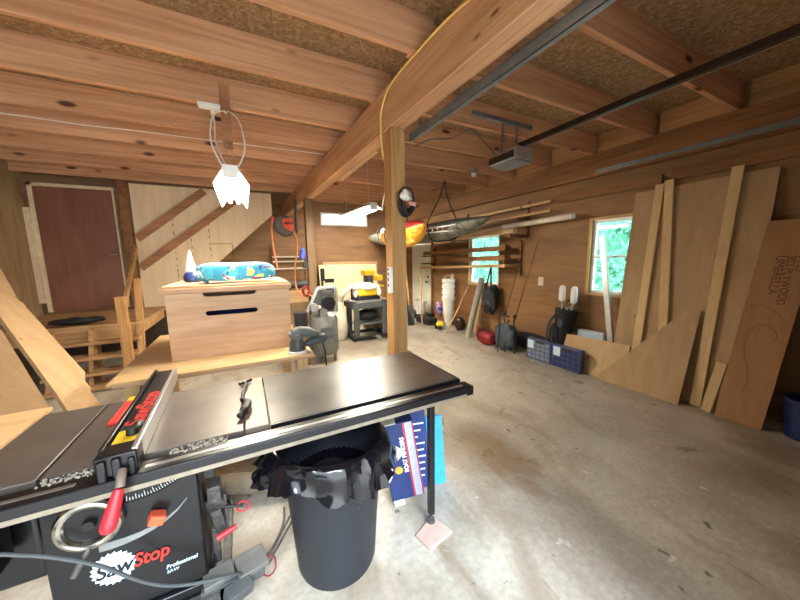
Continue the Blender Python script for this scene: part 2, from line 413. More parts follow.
obj('trim_1', B().bx(4.53, 4.65, .2, 8.7, 2.76, 3.07), M['plate'], kind='structure')
obj('trim_2', B().bx(4.60, 4.65, 1.95, 3.25, 2.49, 2.61).bx(4.60, 4.65, .4, 1.85, 2.52, 2.66), M['plate'], kind='structure')
obj('trim_3', B().bx(4.56, 4.65, -.4, 8.6, 0, .07), M['plate'], kind='structure')
obj('wall_left_panel', B().bx(-3.05, -3.035, 3.9, 7.2, .3, 2.68), M['wallgrey'], kind='structure')

def window(name, y0, y1, z0, z1):
    w = thing(name, (4.65, (y0+y1)/2, z0), None, None); w['kind'] = 'structure'
    b = B(); t = .035
    for a in ((y0-t, y1+t, z1, z1+t), (y0-t, y1+t, z0-t, z0), (y0-t, y0, z0, z1), (y1, y1+t, z0, z1)): b.bx(4.625, 4.655, *a)
    obj('window_frame', b, M['wood_trim'], w)
    f = .045; b = B(); zm = (z0+z1)/2
    for a in ((y0, y1, z1-f, z1), (y0, y1, z0, z0+f), (y0, y0+f, z0+f, z1-f), (y1-f, y1, z0+f, z1-f)): b.bx(4.675, 4.735, *a)
    b.bx(4.68, 4.72, y0+f, y1-f, zm-.018, zm+.018)
    obj('window_sash', b, M['vinyl'], w, bevel=.004)
    obj('window_pane', B().bx(4.70, 4.704, y0+f, y1-f, z0+f, z1-f), M['glass'], w)
    return w
window('window_1', *W1); window('window_2', *W2)
w3 = thing('window_3', (2.7, 8.7, W3[2]), None, None); w3['kind'] = 'structure'
b = B(); x0, x1, z0, z1 = W3; t = .05
for a in ((x0, x1, z1-t, z1), (x0, x1, z0, z0+t), (x0, x0+t, z0+t, z1-t), (x1-t, x1, z0+t, z1-t)): b.bx(a[0], a[1], 8.68, 8.76, a[2], a[3])
obj('window_sash', b, M['vinyl'], w3); obj('window_pane', B().bx(x0+t, x1-t, 8.72, 8.724, z0+t, z1-t), M['glass'], w3)

# brown flush door on the stair landing
d = thing('door_1', (-2.42, 7.22, .86), 'brown flush door at the top of the short stair', 'door'); d['kind'] = 'structure'
obj('door_leaf', B().bx(-2.91, -1.94, 7.185, 7.225, .86, 2.90), M['doorb'], d, bevel=.003)
obj('door_frame', B().bx(-2.965, -2.91, 7.17, 7.225, .84, 2.95).bx(-2.965, -1.91, 7.17, 7.225, 2.90, 2.95), M['trimw'], d)
obj('door_frame', B().bx(-1.94, -1.915, 7.17, 7.225, .84, 2.90), M['trimw'], d)
obj('door_handle', B().cyl((-1.985, 7.185, 1.80), (-1.985, 7.12, 1.80), .012).cyl((-1.985, 7.125, 1.80), (-2.08, 7.125, 1.80), .011), M['steel'], d)
obj('trim_4', B().bx(-3.04, -2.965, 7.13, 7.22, 1.0, 2.55), M['trimw'], kind='structure')
# pale door in the right wall at the far corner
d = thing('door_2', (4.63, 7.6, 0), 'pale grey green door in the far corner', 'door'); d['kind'] = 'structure'
obj('door_leaf', B().bx(4.60, 4.65, 7.08, 8.10, .02, 2.05), M['doorw'], d, bevel=.003)
obj('door_frame', B().bx(4.61, 4.65, 7.02, 7.08, 0, 2.10).bx(4.61, 4.65, 7.02, 8.16, 2.05, 2.10).bx(4.61, 4.65, 8.10, 8.16, 0, 2.05), M['wallp'], d)
obj('door_knob', B().cyl((4.60, 7.2, .98), (4.54, 7.2, .98), .012).ell((4.53, 7.2, .98), (.025, .03, .03)), M['blackm'], d)
obj('deadbolt', B().cyl((4.60, 7.2, 1.12), (4.575, 7.2, 1.12), .028), M['blackm'], d)

# ---------------------------------------------------------------- beam, posts, joists
def xr(y): return 1.372 - .028*y
b = B()
for z0, z1, ins in ((2.73, 2.895, 0), (2.9, 3.068, .008)):
    vs = []
    for y in (-.27, 8.69):
        vs += [(xr(y)-.137+ins, y, z0), (xr(y)-ins, y, z0), (xr(y)-ins, y, z1), (xr(y)-.137+ins, y, z1)]
    b.add(vs, [(0, 1, 2, 3), (7, 6, 5, 4), (0, 4, 5, 1), (1, 5, 6, 2), (2, 6, 7, 3), (3, 7, 4, 0)])
bm_ = obj('timber_beam', b, M['beam'], label='long heavy timber beam running under the joists from door end to far wall', cat='beam', bevel=.006)
bm_['kind'] = 'thing'
p = obj('timber_post', B().bx(1.168, 1.305, 2.40, 2.545, 0, 2.73), M['post'], label='square timber post directly behind the table saw, carrying the coiled black cable', cat='post', bevel=.006)
p2 = obj('timber_post', B().bx(1.062, 1.205, 5.72, 5.865, 0, 2.73), M['oldpost'], label='weathered timber post farther back, beside the orange hose reel', cat='post', bevel=.006)

OL = ['nearest the garage opening', 'second', 'third', 'fourth', 'fifth', 'sixth', 'seventh', 'eighth', 'ninth', 'tenth', 'eleventh']
JY = [.57, 1.285, 2.0, 2.715, 3.43, 4.145, 4.86, 5.575, 6.29, 7.0]
ordw = ['first', 'second', 'third', 'fourth', 'fifth', 'sixth', 'seventh', 'eighth', 'ninth', 'tenth', 'eleventh', 'twelfth']
j0 = None; k = 0
for y in JY[2:]:
    if j0 is None:
        j0 = obj('ceiling_joist', B().bx(-3.05, 1.34, 0, .045, 3.07, 3.325), M['joist'], bevel=.003, at=(-.85, 0, 3.07)); o = j0
    else: o = j0.copy(); COL.objects.link(o)
    o.location = (-.85, y, 3.07)
    setp(o, f'fir ceiling joist above the saw and stair bay, {ordw[k]} counted from the garage opening', 'joist', 'ceiling joists over the saw and stair'); k += 1
j1 = None; k = 0
for y in [.555, 1.285, 2.0, 2.715, 3.43, 4.145, 4.86, 5.575, 6.29, 7.0, 7.715]:
    if j1 is None:
        j1 = obj('ceiling_joist', B().bx(1.15, 4.65, 0, .045, 3.072, 3.325), M['joist'], bevel=.003, at=(2.9, 0, 3.07)); o = j1
    else: o = j1.copy(); COL.objects.link(o)
    o.location = (2.9, y + .046, 3.07)
    setp(o, f'fir ceiling joist above the windowed open bay, {ordw[k]} counted from the garage opening', 'joist', 'ceiling joists over the windowed bay'); k += 1

k = 0; b0 = None
for y in (.601, 1.331, 2.046, 2.761, 3.476, 4.191, 4.906):
    if b0 is None: b0 = obj('joist_blocking', B().bx(4.55, 4.59, 0, .666, 3.075, 3.32), M['blk'], at=(4.57, 0, 3.07)); o = b0
    else: o = b0.copy(); COL.objects.link(o)
    o.location = (4.57, y + .002, 3.07)
    setp(o, f'blocking board between joists above the windowed wall, {ordw[k]} counted from the garage opening', 'blocking', 'blocking boards on the windowed wall'); k += 1

# ---------------------------------------------------------------- stair, landing, stair wall
obj('stair_cladding', B().prism([(-1.71, 7.24, .3), (-1.71, 7.24, 3.06), (.645, 7.24, 3.06), (.645, 7.24, 2.62), (-1.22, 7.24, .9), (-1.22, 7.24, .3)], (0, .04, 0)), M['cream'],
    label='cream plywood panel cut at a slant beneath the upper stair', cat='panel')
# seam and screw marks on the panel are thin strips of it
sp_ = bpy.data.objects['stair_cladding']
b = B()
for x, z0, z1 in ((-1.13, 1.25, 2.45), (-.86, 1.55, 2.2), (-.55, 1.75, 2.55)):
    z = z0
    while z < z1:
        b.bx(x-.006, x+.006, 7.236, 7.24, z, z + random.uniform(.03, .09)); z += random.uniform(.09, .16)
b.bx(-.52, -.16, 7.236, 7.24, 1.995, 2.005).bx(-.17, -.16, 7.236, 7.24, 1.7, 2.0)
obj('screw_line', b, M['pencil'], sp_, kind='stuff')
obj('handrail_board', B().plank((-1.63, 7.17, 2.03), (-.52, 7.17, 2.955), (0, .04, 0), (-.085, 0, .10)), M['rail'],
    label='brown handrail board on the cream stair panel, the higher one', cat='handrail', bevel=.003)
obj('handrail_board', B().plank((-1.63, 7.17, 1.50), (-.02, 7.17, 2.80), (0, .04, 0), (-.085, 0, .10)), M['rail'],
    label='brown handrail board on the cream stair panel, the lower one', cat='handrail', bevel=.003)
obj('door_side_post', B().bx(-1.84, -1.73, 7.08, 7.17, .82, 3.06), M['darkm'] if 0 else M['plate'], label='dark stud post beside the brown door latch', cat='post', bevel=.004)

st = thing('wooden_stair', (-2.2, 5.4, 0), 'short open wooden stair and landing below the brown door', 'stair')
obj('landing', B().bx(-3.03, -1.36, 5.5, 7.18, .77, .81).bx(-3.03, -1.36, 5.5, 5.54, .60, .77).bx(-1.40, -1.36, 5.54, 7.18, .64, .77), M['stair'], st, bevel=.003)
for z, y in ((.61, 5.33), (.425, 5.25), (.235, 5.17), (.06, 5.09)):
    obj('tread', B().bx(-2.32, -1.37, y, y+.26, z-.04, z), M['stair'], st, bevel=.004)
for x in (-2.30, -1.90):
    obj('stringer', B().prism([(x, 5.18, 0), (x, 5.56, 0), (x, 5.62, .77), (x, 5.42, .77)], (.045, 0, 0)), M['stair'], st)
obj('stringer', B().prism([(-1.42, 5.35, 0), (-1.42, 5.6, 0), (-1.42, 5.66, .77), (-1.42, 5.48, .77)], (.045, 0, 0)), M['stair'], st)
obj('newel_post', B().bx(-1.49, -1.39, 5.06, 5.155, 0, 1.215), M['post'], st, bevel=.005)
obj('guard_rail', B().plank((-1.44, 5.20, 1.02), (-1.66, 7.0, 1.85), (.04, 0, 0), (0, 0, .11)), M['post'], st, bevel=.003)
obj('guard_stud', B().plank((-1.395, 5.5, .45), (-1.37, 5.62, 1.42), (.085, 0, 0), (0, .04, 0)), M['post'], st, bevel=.003)
obj('wall_stair_shade', B().bx(-3.03, -1.30, 6.9, 6.95, 0, .76), M['dark'], kind='structure')  # dark sheet whose colour paints the shade below the landing
obj('stair_rag', B().ell((-2.1, 5.70, .868), (.28, .12, .045), .4, 9), M['blackc'], label='dark bundle dropped on the stair landing before the door', cat='rag')

# ---------------------------------------------------------------- leaning sheets, stair side
def pl(y, z, x0=-1.3, k=-.7): return (x0 + k*z, y, z)
obj('leaning_board', B().prism([pl(3.40, 0), pl(3.92, 0), pl(4.115, .315), pl(4.17, .33), pl(4.21, .40), pl(4.348, .459), pl(4.684, 1.166), pl(4.72, 1.21), pl(4.70, 1.24), pl(5.85, 2.45), pl(5.2, 2.45), pl(4.216, 1.106), pl(3.764, .452)], (.02, 0, .028)), M['plyl'],
    label='golden plywood offcut with a notched end, leaning against the wall before the stair', cat='board')
obj('leaning_board', B().prism([pl(2.5, 0, -1.22), pl(3.07, 0, -1.22), pl(3.505, .506, -1.22), pl(3.963, 1.058, -1.22), pl(5.1, 2.45, -1.22), pl(2.9, 2.45, -1.22)], (.012, 0, .017)), M['plydark'],
    label='wide tan plywood sheet leaning on the wall behind the saw wing, nearest the yellow board', cat='board')

# ---------------------------------------------------------------- lights
sl = thing('shop_light', (-.02, 3.4, 2.33), 'lit shop light hanging by white cord over the wooden chest', 'light')
def shop(t, x, y0, y1, z, w, dz=0.0, d1=.025, d2=.065, tz=.0):
    b = B()
    b.prism([(x-.05, y0, z+.075), (x+.05, y0, z+.075), (x+.07, y0, z+.03), (x-.07, y0, z+.03)], (0, y1-y0, dz))
    obj('housing', b, M['vinyl'], t, bevel=.004)
    for s in (-1, 1):
        obj('reflector_wing', B().prism([(x+s*.065, y0, z+.035), (x+s*.068, y0, z+.028), (x+s*w*.8, y0, z-d1), (x+s*w, y0, z-d2), (x+s*(w+.004), y0, z-d2+.003), (x+s*w*.8, y0, z-d1+.007)], (0, y1-y0, dz)), M['vinyl'], t)
        obj('lamp_tube', B().cyl((x+s*.04, y0+.02, z+tz), (x+s*.04, y1-.02, z+tz+dz), .017), M['glow'], t)
    obj('end_cap', B().bx(x-.055, x+.055, y0-.012, y0+.0, z-.02, z+.08), M['white'], t, bevel=.003)
shop(sl, -.03, 2.80, 4.02, 2.31, .125)
obj('hanging_cord', B().tube([(-.09, 2.86, 2.40), (-.15, 2.95, 2.60), (-.13, 3.15, 2.86), (-.05, 3.3, 2.98), (-.035, 3.4, 3.0)], .006, sub=6)
    .tube([(.03, 2.86, 2.40), (.09, 2.95, 2.58), (.07, 3.15, 2.85), (.0, 3.3, 2.98), (-.035, 3.4, 3.0)], .006, sub=6), M['white'], sl)
obj('hanging_chain', B().tube([(-.06, 2.9, 2.40), (-.04, 3.39, 2.75)], .003), M['steel'], sl); obj('hanging_chain', B().tube([(.0, 2.9, 2.40), (-.02, 3.39, 2.75)], .003), M['steel'], sl)
obj('power_cord', B().tube([(-.14, 3.46, 3.04), (-.13, 3.40, 2.9), (-.13, 3.25, 2.72), (-.10, 3.05, 2.55), (-.06, 2.86, 2.40)], .006, sub=6), M['white'], sl)
obj('wooden_hanger', B().bx(-.075, .005, 3.40, 3.425, 2.70, 3.25), M['rail'], label='dark wooden slat fixed to a joist, holding the shop light over the chest', cat='slat')
ob_ = thing('outlet_box', (-.16, 3.46, 3.04), 'white ceiling outlet box with the shop light cord plugged in', 'outlet')
obj('box_body', B().bx(-.25, -.06, 3.40, 3.48, 3.035, 3.07), M['white'], ob_, bevel=.004)
obj('plug', B().cyl((-.14, 3.46, 3.035), (-.14, 3.45, 2.99), .016), M['offw'], ob_)

s2 = thing('shop_light', (1.56, 4.4, 2.3), 'lit shop light hanging by chains behind the tall timber post', 'light')
shop(s2, 1.60, 3.85, 5.15, 2.31, .13, .02, -.02, -.012, -.004)
obj('hanging_chain', B().tube([(1.60, 4.0, 2.38), (1.60, 4.02, 2.99)], .004), M['steel'], s2); obj('hanging_chain', B().tube([(1.60, 5.0, 2.38), (1.60, 5.0, 2.99)], .004), M['steel'], s2)
obj('power_cord', B().tube([(1.64, 3.84, 2.36), (1.66, 3.76, 2.30), (1.62, 3.6, 2.26), (1.5, 3.3, 2.32), (1.30, 2.56, 2.62)], .007, sub=6), M['white'], s2)
obj('hanging_batten', B().bx(1.55, 1.64, 3.7, 5.3, 2.985, 3.065), M['stud'], label='pine batten fixed across the joists carrying the far shop light', cat='batten', bevel=.003)
s3 = thing('shop_light', (2.5, 7.2, 2.7), 'added shop light brightening the back bay, tucked behind the one hung past the post', 'light')
shop(s3, 2.55, 6.55, 7.85, 2.68, .13, .0, -.02, -.012, -.004)  # added fixture, mostly hidden, to brighten the back bay
obj('hanging_chain', B().tube([(2.55, 7.0, 2.75), (2.55, 7.06, 3.08)], .004), M['steel'], s3); obj('hanging_chain', B().tube([(2.55, 7.75, 2.75), (2.55, 7.78, 3.08)], .004), M['steel'], s3)
cs = thing('lamp_socket', (3.45, 3.95, 3.0), 'small bare lamp socket on a joist past the garage door opener', 'lamp socket')
obj('base', B().cyl((3.42, 3.99, 3.06), (3.42, 3.99, 2.99), .06, .055, 20), M['greyp'], cs)
obj('socket', B().cyl((3.42, 3.99, 2.99), (3.42, 3.99, 2.94), .04, .036, 20), M['white'], cs)

# ---------------------------------------------------------------- cables on the framing
obj('stapled_cable', B().tube([(xr(y)-.137-.009, y, z) for y, z in ((1.30, 2.98), (1.45, 3.014), (1.65, 3.04), (1.9, 3.046), (2.25, 3.04), (2.44, 3.0), (2.545, 2.90), (2.56, 2.80))] + [(1.157, 2.556, 2.62), (1.18, 2.556, 2.5), (1.24, 2.556, 2.3), (1.24, 2.556, 1.6)], .007, sub=6), M['ycab'],
    label='yellow cable stapled along the heavy beam and down the post', cat='cable')
obj('stapled_cable', B().tube([(-3.0, 4.45, 3.062), (-1.915, 4.43, 3.062), (-1.33, 4.44, 3.06), (-.9, 4.40, 3.062), (-.33, 4.38, 3.06), (.4, 4.34, 3.06), (1.09, 4.30, 3.06)], .006, sub=4), M['offw'],
    label='thin white cable strung across beneath the joists over the chest', cat='cable')
cc = thing('cable_coil', (1.29, 2.37, 2.0), 'coil of black cable with pale plug heads hung on the timber post', 'cable')
b = B()
random.seed(21)
for i in range(9):
    pts = []; r = random.uniform(.066, .088); ox, oz = random.uniform(-.012, .012), random.uniform(-.02, .016); ph = random.uniform(0, 6); sq = random.uniform(1.05, 1.35)
    for k in range(22):
        t = 2*PI*k/22; w_ = 1 + .07*math.sin(3*t + ph)
        pts.append((1.285 + ox + r*.85*w_*math.cos(t), 2.386 - .006*i + .006*math.sin(2*t + ph), 2.125 + oz + r*sq*w_*math.sin(t)))
    b.tube(pts, .0068, closed=True)
obj('coil', b, M['blackm'], cc)
obj('plug_head', B().ell((1.262, 2.322, 2.175), (.05, .026, .04), .6, 20), M['offw'], cc)
obj('plug_head', B().ell((1.30, 2.322, 2.165), (.035, .026, .03), .6, 26), M['alu'], cc)
obj('tag', B().box((1.325, 2.322, 2.11), (.07, .008, .030), (0, .2, 0)), plain('pink tag', srgb(214, 160, 150), .5), cc)
obj('cord_end', B().tube([(1.25, 2.33, 2.12), (1.27, 2.32, 2.03), (1.31, 2.33, 2.05), (1.34, 2.34, 2.15)], .008, sub=6), M['blackm'], cc)
ps = thing('power_strip', (1.155, 2.46, 1.34), 'white power strip fixed to the side of the timber post', 'power strip')
obj('strip_body', B().bx(1.135, 1.168, 2.40, 2.45, 1.345, 1.575), M['vinyl'], ps, bevel=.006)
b = B()
for z in (1.40, 1.45, 1.5): b.bx(1.134, 1.137, 2.412, 2.438, z, z+.028)
obj('sockets', b, M['greyd'], ps)
obj('switch', B().bx(1.132, 1.137, 2.414, 2.436, 1.545, 1.565), M['blackm'], ps)

# ---------------------------------------------------------------- garage door gear
def channel(name, x, y0, y1, z, h, label, cat, mat, s=1):
    t = thing(name, (x, (y0+y1)/2, z), label, cat)
    for y in ((y0+.15, y1-.2) if s > 0 else (y0+.1, y0+.4)):
        obj('track_hanger', B().bx(x-s*.004 if s > 0 else x+.004, x if s > 0 else x+.008, y, y+.03, z, 3.08), mat, t)
    return obj('track_channel', B().bx(x, x+.004, y0, y1, z, z+h).bx(min(x, x+s*.035), max(x, x+s*.035), y0, y1, z, z+.004).bx(min(x, x+s*.03), max(x, x+s*.03), y0, y1, z+h-.004, z+h), mat, t)
channel('door_track', 1.385, .25, 2.47, 2.665, .065, 'grey steel door track running beside the heavy beam', 'track', M['track'], 1)
channel('door_track', 4.02, .3, 2.40, 2.66, .042, 'grey steel door track above the leaning plywood by the windows', 'track', M['track'], -1)
go = thing('garage_door_opener', (2.65, 2.45, 2.62), 'grey garage door opener hanging beneath the joists with a long dark rail', 'door opener')
obj('housing', B().prism([(2.49, 2.30, 2.635), (2.76, 2.30, 2.635), (2.76, 2.30, 2.70), (2.71, 2.30, 2.755), (2.54, 2.30, 2.755), (2.49, 2.30, 2.70)], (0, .36, 0)), M['alu'], go, bevel=.008)
obj('side_vent', B().bx(2.475, 2.49, 2.32, 2.64, 2.645, 2.665).bx(2.475, 2.49, 2.32, 2.64, 2.675, 2.70).bx(2.484, 2.492, 2.31, 2.65, 2.64, 2.705), M['darkm'], go)
obj('light_cover', B().bx(2.52, 2.75, 2.31, 2.64, 2.605, 2.635), M['greyp'], go, bevel=.01)
obj('rail', B().bx(2.60, 2.645, .1, 2.36, 2.755, 2.80), M['darkm'], go)
obj('drive_chain', B().tube([(2.665, .1, 2.765), (2.665, 2.3, 2.765)], .005), M['steel'], go)
obj('hanger_strap', B().box((2.52, 2.5, 2.90), (.03, .004, .34)).box((2.73, 2.5, 2.90), (.03, .004, .34)), M['galv'], go)
obj('hanger_angle', B().bx(2.10, 2.95, 2.48, 2.52, 3.03, 3.034).bx(2.10, 2.95, 2.48, 2.484, 3.034, 3.07), M['galv'], go)
obj('power_cord', B().tube([(2.52, 2.6, 2.75), (2.42, 2.7, 2.92), (2.3, 2.75, 3.02), (2.2, 2.95, 2.98), (2.1, 3.2, 3.04), (2.0, 3.42, 3.02)], .006, sub=6), M['greyd'], go)

# ---------------------------------------------------------------- TABLE SAW
T = .865
ts = thing('table_saw', (-.2, 1.85, 0), 'black cabinet table saw with long dusty extension table and red handled fence', 'table saw')
cab = obj('cabinet', B().prism([(-.80, 1.60, .10), (-.265, 1.60, .10), (-.265, 1.60, .77), (-.80, 1.60, .77)], (0, .50, 0)), M['cab'], ts, bevel=.012)
obj('kick_base', B().bx(-.82, -.25, 1.58, 2.12, .03, .10), M['black'], ts, bevel=.005)
obj('cast_table', B().bx(-.725, -.055, 1.515, 2.19, T-.035, T).bx(-.70, -.08, 1.54, 2.16, .77, T-.035), M['iron'], ts, bevel=.004)
obj('table_wing', B().bx(-.985, -.737, 1.515, 2.19, T-.03, T), M['iron'], ts, bevel=.004)
obj('table_wing', B().bx(-.05, .055, 1.515, 2.19, T-.03, T), M['iron2'], ts, bevel=.003)
obj('extension_table', B().bx(.06, 1.195, 1.515, 2.19, T-.028, T), M['lam'], ts, bevel=.003)
obj('wing_seam', B().bx(-.7365, -.7255, 1.516, 2.19, T-.03, T-.002), M['blackm'], ts)
obj('extension_edge', B().bx(.06, 1.20, 1.500, 1.515, T-.03, T-.001).bx(1.195, 1.205, 1.515, 2.19, T-.03, T-.002), M['black'], ts)
obj('front_rail', B().bx(-1.15, 1.218, 1.385, 1.475, .80, .858), M['black'], ts, bevel=.006)
obj('rail_scale', B().bx(-.40, 1.16, 1.418, 1.436, .858, .8595), M['steel'], ts)
obj('rail_scale', B().bx(-1.15, -.60, 1.418, 1.436, .858, .8595), M['steel'], ts)
obj('front_angle', B().bx(-1.15, 1.16, 1.383, 1.387, .798, .817).bx(-1.15, 1.16, 1.475, 1.512, .795, .80), M['strip'], ts)
obj('back_rail', B().bx(-1.0, 1.19, 2.195, 2.235, .79, .845), M['black'], ts, bevel=.004)
b = B(); random.seed(3)
for (x0, x1) in ((-.72, -.46), (-.33, -.12)):
    for i in range(150):
        x = random.uniform(x0, x1); y = random.uniform(1.462, 1.51); s = random.uniform(.003, .012)
        b.box((x, y, .857 + random.uniform(0, .006)), (s, s*.6, .003), (random.uniform(-.4, .4), random.uniform(-.4, .4), random.uniform(0, 3)))
obj('sawdust', b, M['dust'], ts, kind='stuff')
for y in (1.42, 2.10):
    lg = obj('leg', B().bx(.905, .94, y-.018, y+.018, .075, .80 if y < 2 else .84), M['black'], ts, bevel=.003)
    z0 = .02 if y < 2 else 0
    obj('levelling_foot', B().cyl((.922, y, z0), (.922, y, z0+.02), .026, .022, 20).cyl((.922, y, z0+.02), (.922, y, .08), .007), M['dusty'], lg)
# fence
fe = obj('fence', B().bx(-.538, -.452, 1.50, 2.44, T+.004, T+.070), M['black'], ts, bevel=.004)
obj('fence_face', B().bx(-.450, -.432, 1.42, 2.42, T+.003, T+.086), M['alu'], fe, bevel=.003)
obj('fence_face', B().bx(-.555, -.541, 1.46, 2.45, T+.003, T+.084), M['black'], fe, bevel=.003)
obj('fence_clamp', B().bx(-.555, -.432, 1.405, 1.50, .862, .945).bx(-.548, -.52, 1.392, 1.41, .85, .935).bx(-.505, -.478, 1.392, 1.41, .85, .935).bx(-.46, -.438, 1.395, 1.41, .855, .925), M['black'], fe, bevel=.006)
obj('warning_label', B().bx(-.532, -.458, 1.50, 1.62, T+.070, T+.072), M['yellow'], fe)
obj('lock_knob', B().cyl((-.480, 1.575, T+.070), (-.480, 1.575, T+.10), .022, .018, 20).ell((-.468, 1.61, T+.088), (.018, .045, .015)), M['blackm'], fe)
text('fence_lettering', 'SawStop', .098, frame((-.462, 1.665, T+.0715), (0, 1, 0), (-1, 0, 0)), M['redt'], fe, bold=.0012, sx=1.15)
obj('handle_stem', B().tube([(-.475, 1.392, .885), (-.472, 1.36, .875), (-.473, 1.342, .85)], .014, n=12), M['iron2'], fe)
obj('fence_handle', B().lathe([(.0, 0), (.016, .003), (.023, .014), (.0245, .035), (.021, .085), (.017, .125), (.013, .138), (0, .14)], (0, 0, 0), 20, Matrix.Identity(3)), M['red'], fe, at=(0, 0, 0))
h = bpy.data.objects['fence_handle']
a_, b_ = V((-.512, 1.295, .722)), V((-.473, 1.342, .855))
h.location = a_ - WL[fe.name]; h.rotation_euler = (b_ - a_).to_track_quat('Z', 'Y').to_euler()
fe.rotation_euler.z = math.radians(1.8)
# front of the cabinet
FY = 1.60
hw = obj('handwheel', B().tube([(-.64 + .092*math.cos(t*2*PI/32), FY-.03, .592 + .092*math.sin(t*2*PI/32)) for t in range(32)], .019, 10, True), M['chrome'], ts)
obj('wheel_dish', B().lathe([(.0, 0), (.03, 0), (.034, .012), (.07, .012), (.088, .026), (.085, .028), (.0, .02)], (-.64, FY-.002, .592), 32, Matrix.Rotation(PI/2, 3, 'X')), M['cab'], hw)
obj('wheel_hub', B().cyl((-.64, FY-.01, .592), (-.64, FY-.045, .592), .026, .02), M['black'], hw)
obj('crank_handle', B().cyl((-.645, FY-.03, .50), (-.665, FY-.06, .465), .012).cyl((-.665, FY-.06, .465), (-.69, FY-.08, .42), .014, .011), M['dusty'], hw)
b = B(); arc = []
for i in range(13):
    t = math.radians(-96 + 40*i/12); arc.append((t))
cx, cz = -.50, .985
for r0, r1, mat, nm, off in ((.365, .405, M['blackm'], 'bevel_slot', .003),):
    pts = [(cx + r1*math.cos(t), FY-off, cz + r1*math.sin(t)) for t in arc] + [(cx + r0*math.cos(t), FY-off, cz + r0*math.sin(t)) for t in arc[::-1]]
    if nm == 'bevel_slot': obj(nm, B().prism(pts, (0, .004, 0)), mat, ts)
b = B()
for i in range(22):
    t = math.radians(-94 + 36*i/21); r1 = .358; r0 = .344 if i % 3 else .334
    d = V((math.cos(t), 0, math.sin(t))); n_ = V((-d.z, 0, d.x))*.0009; c = V((cx, FY-.0035, cz))
    b.prism([c + d*r0 - n_, c + d*r1 - n_, c + d*r1 + n_, c + d*r0 + n_], (0, .003, 0))
obj('angle_ticks', b, M['whitet'], ts)
sw = [(-.635, .452), (-.60, .446), (-.55, .446), (-.50, .452), (-.45, .464), (-.40, .484), (-.355, .515), (-.315, .558)]
b = B(); top = [(x, FY-.004, z+.02-.018*i/7) for i, (x, z) in enumerate(sw)]; bot = [(x, FY-.004, z-.02+.018*i/7) for i, (x, z) in enumerate(sw)]
b.prism(top + bot[::-1], (0, .006, 0)); obj('curved_band', b, M['greyp'], ts)
obj('tilt_lock', B().box((-.425, FY-.03, .525), (.06, .055, .042), (0, .5, .2)), M['orange'], ts, bevel=.006)
LC = (-.60, FY-.002, .335); pts = []
for i in range(44):
    r = .078 if i % 2 == 0 else .068; t = 2*PI*i/44 + (.05 if i % 2 else 0); pts.append((LC[0] + r*math.cos(t), LC[1], LC[2] + r*math.sin(t)))
obj('blade_emblem', B().prism(pts, (0, .003, 0)), M['bluew'], ts)
text('logo_lettering', 'Saw', .088, frame((-.663, FY-.0045, .302), (1, 0, .02), (0, 0, 1)), M['blackt'], ts, shear=.25, bold=.0015, sx=.88)
text('logo_lettering', 'Stop', .088, frame((-.535, FY-.0045, .305), (1, 0, .02), (0, 0, 1)), M['redt'], ts, shear=.25, bold=.0015, sx=.80)
text('model_lettering', 'Professional', .028, frame((-.425, FY-.002, .232), (1, 0, .03), (0, 0, 1)), M['bluew'], ts, shear=.2, bold=.0004, sx=.9)
text('model_lettering', 'SAW', .022, frame((-.425, FY-.002, .208), (1, 0, .03), (0, 0, 1)), M['bluew'], ts, shear=.2)
obj('motor_cover', B().bx(-1.02, -.80, 1.64, 2.05, .36, .74), M['cab'], ts, bevel=.03, seg=3)
obj('switch_box', B().bx(-1.08, -.87, 1.50, 1.62, .52, .70), M['black'], ts, bevel=.02, seg=3)
obj('switch_paddle', B().bx(-.99, -.90, 1.49, 1.502, .63, .655), plain('dark red plastic', srgb(110, 24, 26), .4), ts, bevel=.003)
obj('switch_label', B().bx(-.955, -.925, 1.488, 1.50, .585, .60).bx(-1.03, -1.005, 1.488, 1.50, .575, .63), M['whitet'], ts)
obj('power_cable', B().tube([(-.95, 1.52, .56), (-.87, 1.5, .63), (-.80, 1.5, .60), (-.717, 1.5, .545), (-.60, 1.5, .445), (-.505, 1.5, .33), (-.42, 1.5, .25), (-.324, 1.5, .20), (-.22, 1.5, .17), (-.14, 1.52, .13), (-.10, 1.6, .04), (.02, 1.7, .012), (.10, 1.85, .012), (.12, 1.98, .012)], .0072, sub=6), M['greyd'], ts)
# side gear and mobile base
obj('side_linkage', B().box((-.235, 1.78, .62), (.05, .06, .20), (.1, .1, 0)).box((-.225, 1.75, .45), (.06, .09, .09)).cyl((-.23, 1.72, .38), (-.22, 1.80, .40), .05, .04).box((-.215, 1.74, .27), (.05, .05, .20), (.2, -.1, 0)).box((-.18, 1.74, .30), (.012, .03, .24)).box((-.24, 1.75, .14), (.03, .04, .2)), M['dusty'], ts, bevel=.004)
obj('linkage_lever', B().cyl((-.22, 1.72, .62), (-.08, 1.78, .66), .008), M['steel'], ts); obj('linkage_lever', B().cyl((-.22, 1.72, .37), (-.10, 1.72, .33), .008), M['blackm'], ts)
obj('release_grip', B().cyl((-.225, 1.66, .24), (-.135, 1.68, .255), .015, .012), M['red'], ts)
obj('wire_loop', B().tube([(-.10 + .03*math.cos(t*PI/6), 1.72, .325 + .03*math.sin(t*PI/6)) for t in range(12)], .004, 6, True), M['red'], ts)
mb = obj('mobile_base', B().bx(-.86, -.20, 1.53, 1.57, .0, .055).bx(-.86, -.20, 2.14, 2.18, .0, .055).bx(-.22, -.18, 1.53, 2.18, .0, .055).bx(-.88, -.84, 1.53, 2.18, .0, .055), M['dusty'], ts)
obj('foot_pedal', B().box((-.225, 1.585, .10), (.13, .09, .03), (.1, 0, .2)), M['pedal'], mb, bevel=.004)
